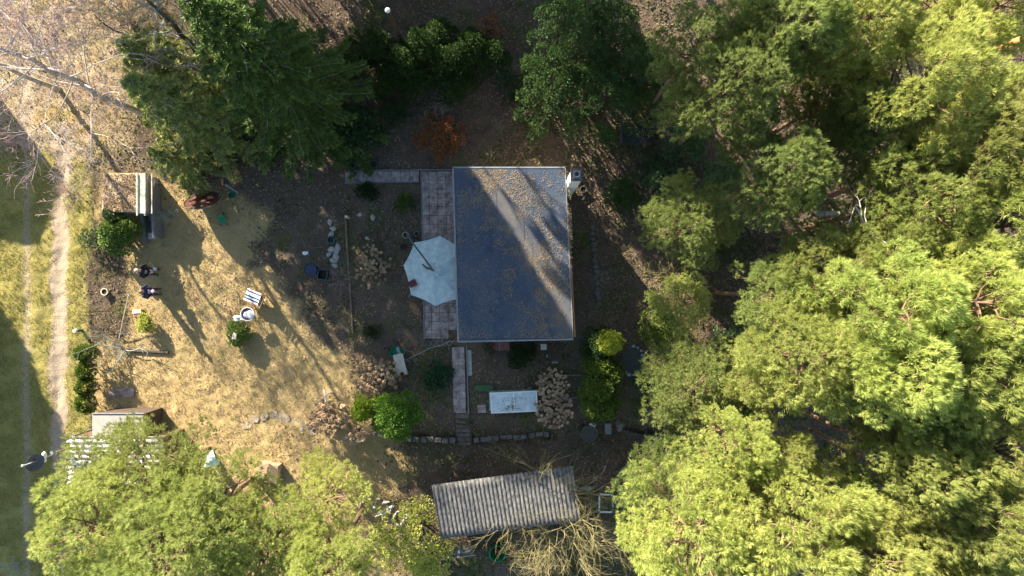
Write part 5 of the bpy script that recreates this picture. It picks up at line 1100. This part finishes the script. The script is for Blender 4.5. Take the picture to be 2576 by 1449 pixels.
# annex slab beside garage
zx = 2.0; ax = [P(x, y, zx) for x, y in ((232, 1096), (232, 1040), (360, 1040), (360, 1096))]; ao = sum(ax, Vector())/4; ao.z = 0
an2 = thing('annex', 'flat roofed grey annex tucked against the garage', 'shed', ao)
MB().prism([((p.x-ao.x), (p.y-ao.y)) for p in ax], zx-.12, zx).build('roof', M_CONC, an2); MB().prism([((p.x-ao.x)*.95, (p.y-ao.y)*.9) for p in ax], 0, zx-.13).build('wall', M_WOODD, an2)
mb = MB(); mb.tube([(ax[1].x-ao.x, ax[1].y-ao.y, zx+.03), (ax[2].x-ao.x, ax[2].y-ao.y, zx+.03)], .02, 6); mb.build('edge_rail', M_TRIM, an2)
slabs('doorstep', [(270, 1000), (340, 998), (338, 975), (270, 980)], 3, 1, M_PAVE, .06)
# cellar roof top left
zc_ = 1.35; ce = [P(x, y, zc_) for x, y in ((255, 532), (366, 534), (368, 436), (262, 434))]; co = sum(ce, Vector())/4; co.z = 0
cl = thing('root_cellar', 'low cellar with a leaf covered tan roof and a pale channel along its right edge', 'outbuilding', co)
MB().prism([(p.x-co.x, p.y-co.y) for p in ce], zc_-.14, zc_).build('roof', mat('leafy_concrete', (.34, .26, .15), .95, scale=2.5, col2=(.56, .46, .32), bump=.8), cl)
MB().prism([((p.x-co.x)*.95, (p.y-co.y)*.95) for p in ce], 0, zc_-.15).build('wall', M_CONC, cl)
ex = (ce[1].x-co.x)-.18; yy0, yy1 = ce[1].y-co.y-.06, ce[2].y-co.y
mb = MB(); mb.box((ex, (yy0+yy1)/2, zc_+.03), (.40, yy1-yy0, .03)); mb.build('pale_panel', mat('pale_green_panel', (.50, .52, .38), .7), cl)
for s in (-1, 1): MB().box((ex+s*.20, (yy0+yy1)/2-.06, zc_+.08), (.06, yy1-yy0+.12, .08)).build('channel_edge', mat('cream_rail', (.62, .60, .48), .7), cl)
MB().box((ex+.48, (yy0+yy1)/2, zc_-.05), (.05, yy1-yy0, .06)).build('rail', M_PALEPOT, cl)
ql = scatter('roof_leaves', 5000, lambda x, y: .2+.8*(fbm(x, y, .5) > .5), (min(p.x for p in ce)+.1, ex+co.x-.3, min(p.y for p in ce)+.1, max(p.y for p in ce)-.1), .05, M_TANLEAF, .4, 'leaf', 41, 'tan leaves lying on the low cellar roof', 'fallen leaves', z=zc_+.005)
# walled well of the cellar entrance
ew = thing('cellar_entrance', 'dark walled stairwell right of the laurel', 'stairwell', G(388, 565))
o0 = ew.location
for (x0, y0, x1, y1, h_) in ((368, 540, 372, 612, .5), (402, 470, 408, 600, .95), (372, 542, 404, 540, .9)):
    a, b = P(x0, y0), P(x1, y1); c = (a+b)/2; MB((o0.x, o0.y, 0)).box((c.x, c.y, h_/2), ((b-a).length, .12, h_), rz=math.atan2(b.y-a.y, b.x-a.x)).build('side_wall', M_GREYP, ew)
for i in range(4):
    p = P(387, 560+i*9); MB((o0.x, o0.y, 0)).box((p.x, p.y, .06+.03*i), (.6, .2, .06+.05*i)).build('step', M_STONE, ew)
MB((o0.x, o0.y, 0)).box((P(388, 594).x, P(388, 594).y, .18), (.42, .32, .3)).build('block', M_CONC, ew, bevel=.03)
# compost box (slatted) north east
M_SLATG = mat('grey_green_slats', (.04, .055, .055), .85, scale=6.)
cbx = thing('compost_box', 'grey slatted compost box under the trees north east of the chimney', 'compost box', G(1600, 342), .02)
for i in range(9): MB().box((0, -.45+i*.115, .62), (1.62, .07, .02)).build('slat', M_SLATG, cbx)
for s in (-1, 1):
    MB().box((s*.83, 0, .33), (.06, 1.1, .66)).build('side_panel', M_SLATG, cbx); MB().box((0, s*.55, .66), (1.7, .04, .05)).build('frame_rail', M_SLATG, cbx)
# pond
po = G(1590, 907); pd = thing('pond', 'small dark pond with a broken rim of pale stones', 'pond', po)
MB().lathe((0, 0, 0), [(.60, .03), (.01, .03)], 30, cap=False, sx=.95, sy=1.2).build('water', mat('dark_water', (.04, .055, .055), .5, spec=.4), pd)
qq = np.random.default_rng(12)
for i in range(17):
    a_ = i*.37; 
    if 2.2 < a_ < 3.3: continue
    MB().blob((.62*math.cos(a_), .76*math.sin(a_), .06), (.11*qq.uniform(.7, 1.2), .08, .06), i, .2, 10).build('rim_stone', mat('pale_rim_stone', (.26, .30, .33), .8, scale=8.) if (a_ < 1.5 or 4 < a_ < 5.2) else M_STONE, pd)
# items along the lower terrace
bt = thing('wooden_tub', 'dark round wooden tub with a mossy top by the corrugated edging', 'tub', G(1479, 1084)); MB().lathe((0, 0, 0), [(.40, 0), (.42, .7), (.38, .72), (.36, .66), (.01, .68)], 26).build('tub_body', mat('mossy_wood', (.05, .055, .045), .9, scale=9.), bt); MB().ring((0, 0, .71), .40, .02).build('rim', M_STONE, bt)
tag(MB().blob((0, 0, .1), (.17, .13, .12), 5, .2, 12).build('plastic_bag', M_STRIPEW, loc=G(1489, 1069, .1), smooth=True), 'white plastic bag behind the dark round tub', 'bag')
tag(MB().box((0, 0, .25), (.32, .58, .5)).build('concrete_block', M_GREYP, loc=G(1527, 1074), bevel=.02), 'upright dark grey block right of the round tub', 'block')
tag(MB().blob((0, 0, .15), (.24, .28, .2), 8, .18, 14).build('boulder', mat('mossy_stone', (.09, .10, .07), .9, scale=6., col2=(.18, .17, .13)), loc=G(1558, 1068)), 'mossy boulder second right of the round tub', 'stone')
def wavy(label, pts, h, zb, amp=.05, wl_=.2):
    A = [P(*p) for p in pts]; L = 0; top = []
    for a, b in zip(A[:-1], A[1:]):
        d = b-a; nn = max(2, int(d.length/.04)); n_ = Vector((-d.y, d.x, 0)).normalized()
        for i in range(nn): top.append(a+d*(i/nn)+n_*amp*math.sin((L+d.length*i/nn)*2*PI/wl_))
        L += d.length
    o_ = A[0]; vs = [(p.x-o_.x, p.y-o_.y, zz) for p in top for zz in (0, h)]; fs = [(2*i, 2*i+2, 2*i+3, 2*i+1) for i in range(len(top)-1)]
    ob = MB().add(vs, fs).build('corrugated_edging', M_STONE, loc=(o_.x, o_.y, zb)); ob.modifiers.new('s', 'SOLIDIFY').thickness = .025; return tag(ob, label, 'edging')
wavy('wavy cement edging strip running into the dark round tub', [(1395, 1064), (1430, 1070), (1470, 1062), (1487, 1062)], .55, -.68)
wavy('short wavy cement edging strip going down beside the dried flowers', [(1390, 1066), (1388, 1118)], .45, -.72, .07)
wavy('wavy cement edging strip east of the mossy boulder', [(1560, 1082), (1620, 1098), (1700, 1100)], .5, -.55)
wf = thing('window_frame', 'white empty window frame lying among the bushes', 'window frame', G(1521, 1258), -.02)
for x, y, w, d in ((-.36, 0, .08, 1.0), (.36, 0, .08, 1.0), (0, .46, .8, .08), (0, -.46, .8, .08)): MB().box((x, y, .55), (w, d, .05), rx=0).build('frame_bar', M_WHITEP, wf)
tag(MB().blob((0, 0, .08), (.32, .14, .09), 9, .12, 14).build('flat_stone', M_CONC, loc=G(1473, 1228)), 'pale oblong stone left of the white window frame', 'stone')
tag(MB().blob((0, 0, .2), (.55, .5, .16), 10, .15, 18).build('ground_sheet', mat('teal_sheet', (.02, .09, .075), .6), loc=G(1580, 1185)), 'dark teal plastic sheet on the ground right of the bare saplings', 'sheet')
bb = thing('plastic_bag', 'blue white crumpled plastic sheet among the lower left pines', 'plastic sheet', P(534, 1156, 6.6)); qb = np.random.default_rng(5)
mb = MB(); vs = [(-.38, -.36, 0), (0, -.30, .1), (.35, -.2, .02), (.22, .1, .18), (.05, .45, .1), (-.15, .2, .16), (.02, .02, .26)]; mb.add(vs, [(0, 1, 6), (1, 2, 6), (2, 3, 6), (3, 4, 6), (4, 5, 6), (5, 0, 6)]); ob = mb.build('sheet', mat('pale_blue_plastic', (.50, .66, .74), .4), bb); ob.modifiers.new('s', 'SOLIDIFY').thickness = .01
wc = thing('compost_bin', 'pale wooden slatted compost bin with a gabled lid beside the lower left pines', 'compost bin', G(684, 1182), -.15)
for i in range(6): MB().box((-.26, .40-i*.13, .75-.0*i), (.66, .10, .025), rz=.42, ry=-.28).build('lid_slat', M_WOOD, wc); MB().box((.30, .36-i*.13, .75), (.62, .10, .025), rz=-.62, ry=.28).build('lid_slat', M_WOOD, wc)
MB().box((0, 0, .35), (1.0, .9, .68)).build('box', M_WOOD, wc)
# rubble
M_WROCK = mat('white_rubble', (.45, .43, .42), .85, scale=7., col2=(.68, .66, .64)); qq = np.random.default_rng(21); rk = None
for i in range(34):
    px, py = (960+qq.normal(0, 28), 1275+qq.normal(0, 15)) if i < 22 else (1010+qq.normal(0, 22), 1305+qq.normal(0, 9))
    if rk is None: rk = tag(MB().blob((0, 0, .06), (.17, .12, .09), 3, .5, 6).build('rubble_stone', M_WROCK), 'white lump of rubble in the heap left of the yellow bush', 'stone', 'heap of white rubble'); o = rk
    else: o = rk.copy(); C.objects.link(o)
    o.location = G(px, py); s = qq.uniform(.35, 1.15); o.scale = (s, s*qq.uniform(.6, 1.2), s); o.rotation_euler = (0, 0, qq.uniform(0, 6))
rk2 = None
for i, (px, py) in enumerate([(836, 628), (848, 634), (845, 645), (838, 575), (833, 590), (830, 560), (840, 655), (828, 640), (850, 622), (842, 668), (905, 540), (938, 548), (925, 600)]):
    if rk2 is None: rk2 = tag(MB().blob((0, 0, .06), (.17, .14, .09), 6, .2, 10).build('bed_stone', M_CONC), 'rounded field stone along the bed beside the weathered beam', 'stone', 'field stones by the beam'); o = rk2
    else: o = rk2.copy(); C.objects.link(o)
    o.location = G(px, py); s = qq.uniform(.7, 1.2); o.scale = (s, s, s); o.rotation_euler = (0, 0, i)
sl = None
for i, (px, py) in enumerate([(640, 1055), (665, 1048), (690, 1045), (715, 1052), (738, 1062), (760, 1072), (785, 1082), (620, 1070), (870, 1098), (890, 1110)]):
    if sl is None: sl = tag(MB().prism([(.27*math.cos(a_), .2*math.sin(a_)) for a_ in (0.2, 1.1, 2.1, 3.3, 4.2, 5.4)], -.05, .025).build('path_slab', mat('tan_slab', (.25, .20, .14), .9, scale=5., col2=(.40, .34, .26))), 'irregular flat slab of the curved path crossing the lower lawn', 'slab', 'slabs of the curved lawn path'); o = sl
    else: o = sl.copy(); C.objects.link(o)
    o.location = G(px, py); s = qq.uniform(.8, 1.3); o.scale = (s, s, 1); o.rotation_euler = (0, 0, i*.9)
# lamp post north
lp = thing('lamp_post', 'dark wooden lamp post with a white cap behind the hedge', 'lamp post', G(1062, 178)); lp.location = P(1022, 130, 0)
MB().tube([(0, 0, 0), (-.05, .1, 5.1)], .11, 10).build('post', mat('tarred_wood', (.06, .035, .022), .9, scale=6.), lp); MB().lathe((-.05, .1, 0), [(.115, 5.08), (.12, 5.13), (.06, 5.2), (.01, 5.22)], 16).build('lamp_cap', M_WHITEP, lp)
# yellow slatted fence
yf = thing('slatted_fence', 'yellow slatted wooden fence panel seen between the lower right crowns', 'fence', P(2325, 1175, 5), -.25); yf.location.z = 0
for i in range(14): MB().box((0, -.55+i*.09, 2.6), (.42-.012*i, .05, .05), rx=.5).build('slat', mat('yellow_wood', (.50, .40, .08), .7), yf)
for s in (-1, 1): MB().box((s*.2, 0, 2.65), (.05, 1.35, .05)).build('rail', MATS['yellow_wood'], yf); MB().box((s*.2, .5, 1.3), (.07, .07, 2.6)).build('post', M_WOOD, yf)
MB().box((0, 0, 2.62), (.04, 1.3, .06)).build('rail', M_WOOD, yf)
# post at the lane with teal cap, small things
tp = thing('marker_post', 'short pale post with a teal foot at the edge of the lane', 'post', G(206, 831)); MB().tube([(0, 0, 0), (0, 0, .5)], .08, 8).build('post', M_TEALP, tp); MB().lathe((0, 0, 0), [(.12, .5), (.10, .62), (.02, .64)], 12).build('cap', M_PALEPOT, tp)
# neighbour building west of the view whose shadow falls on the lane
nb = thing('neighbour_house', 'neighbouring house beyond the left edge of the view', 'house', P(-400, 40))
c4 = [P(-262, 140), P(-206, -30), P(-500, -60), P(-560, 100)]; c4 = [((p.x-nb.location.x), (p.y-nb.location.y)) for p in c4]
MB().prism(c4, 0, 4.8).build('wall', M_WALL, nb); MB().prism([(x*1.04, y*1.04) for x, y in c4], 4.8, 5.0).build('roof', M_GREYP, nb)

bf = thing('bird_feeder', 'small maroon roofed bird feeder on a pole at the south west edge of the parasol', 'bird feeder', (P(1038, 713, 2.4).x, P(1038, 713, 2.4).y, 0))
MB().tube([(0, 0, 0), (0, 0, 2.25)], .025, 6).build('pole', M_WOODD, bf); MB().box((0, 0, 2.38), (.38, .33, .04), rz=.45).build('roof', mat('maroon_felt', (.07, .02, .03), .8), bf); MB().box((0, 0, 2.2), (.28, .24, .03), rz=.45).build('tray', M_WOOD, bf)
for s_ in (-1, 1): MB().box((s_*.11, s_*.05, 2.29), (.03, .03, .16), rz=.45).build('post', M_WOODD, bf)

def litter_on(name, label, cx, cy, w, d, z, n, seed, rz=0.):
    q = np.random.default_rng(seed); x = q.normal(0, w, n); y = q.normal(0, d, n); ca, sa = math.cos(rz), math.sin(rz); pos = np.stack([cx+x*ca-y*sa, cy+x*sa+y*ca, np.full(n, z)], 1)
    nr = unit(np.stack([q.normal(0, .2, n), q.normal(0, .2, n), np.ones(n)], 1)); a = unit(np.cross(nr, q.normal(0, 1, (n, 3)))); b = np.cross(nr, a); s = q.uniform(.02, .05, (n, 1))
    V = np.stack([pos-a*s, pos-b*s*.5, pos+a*s, pos+b*s*.5], 1); tag(link(name, np_mesh(name, V.reshape(-1, 3), np.arange(n*4).reshape(-1, 4), q.random(n)), M_LITTER), label, 'fallen leaves', kind='stuff')
cfl = cf.location
litter_on('fallen_leaves', 'brown leaves lying on the milky lid of the cold frame', cfl.x-.25, cfl.y-.32, .30, .10, cfl.z+.60, 70, 91)
litter_on('fallen_leaves', 'leaf bits lying on the upper half of the cold frame lid', cfl.x+.1, cfl.y+.1, .5, .15, cfl.z+.605, 40, 92)
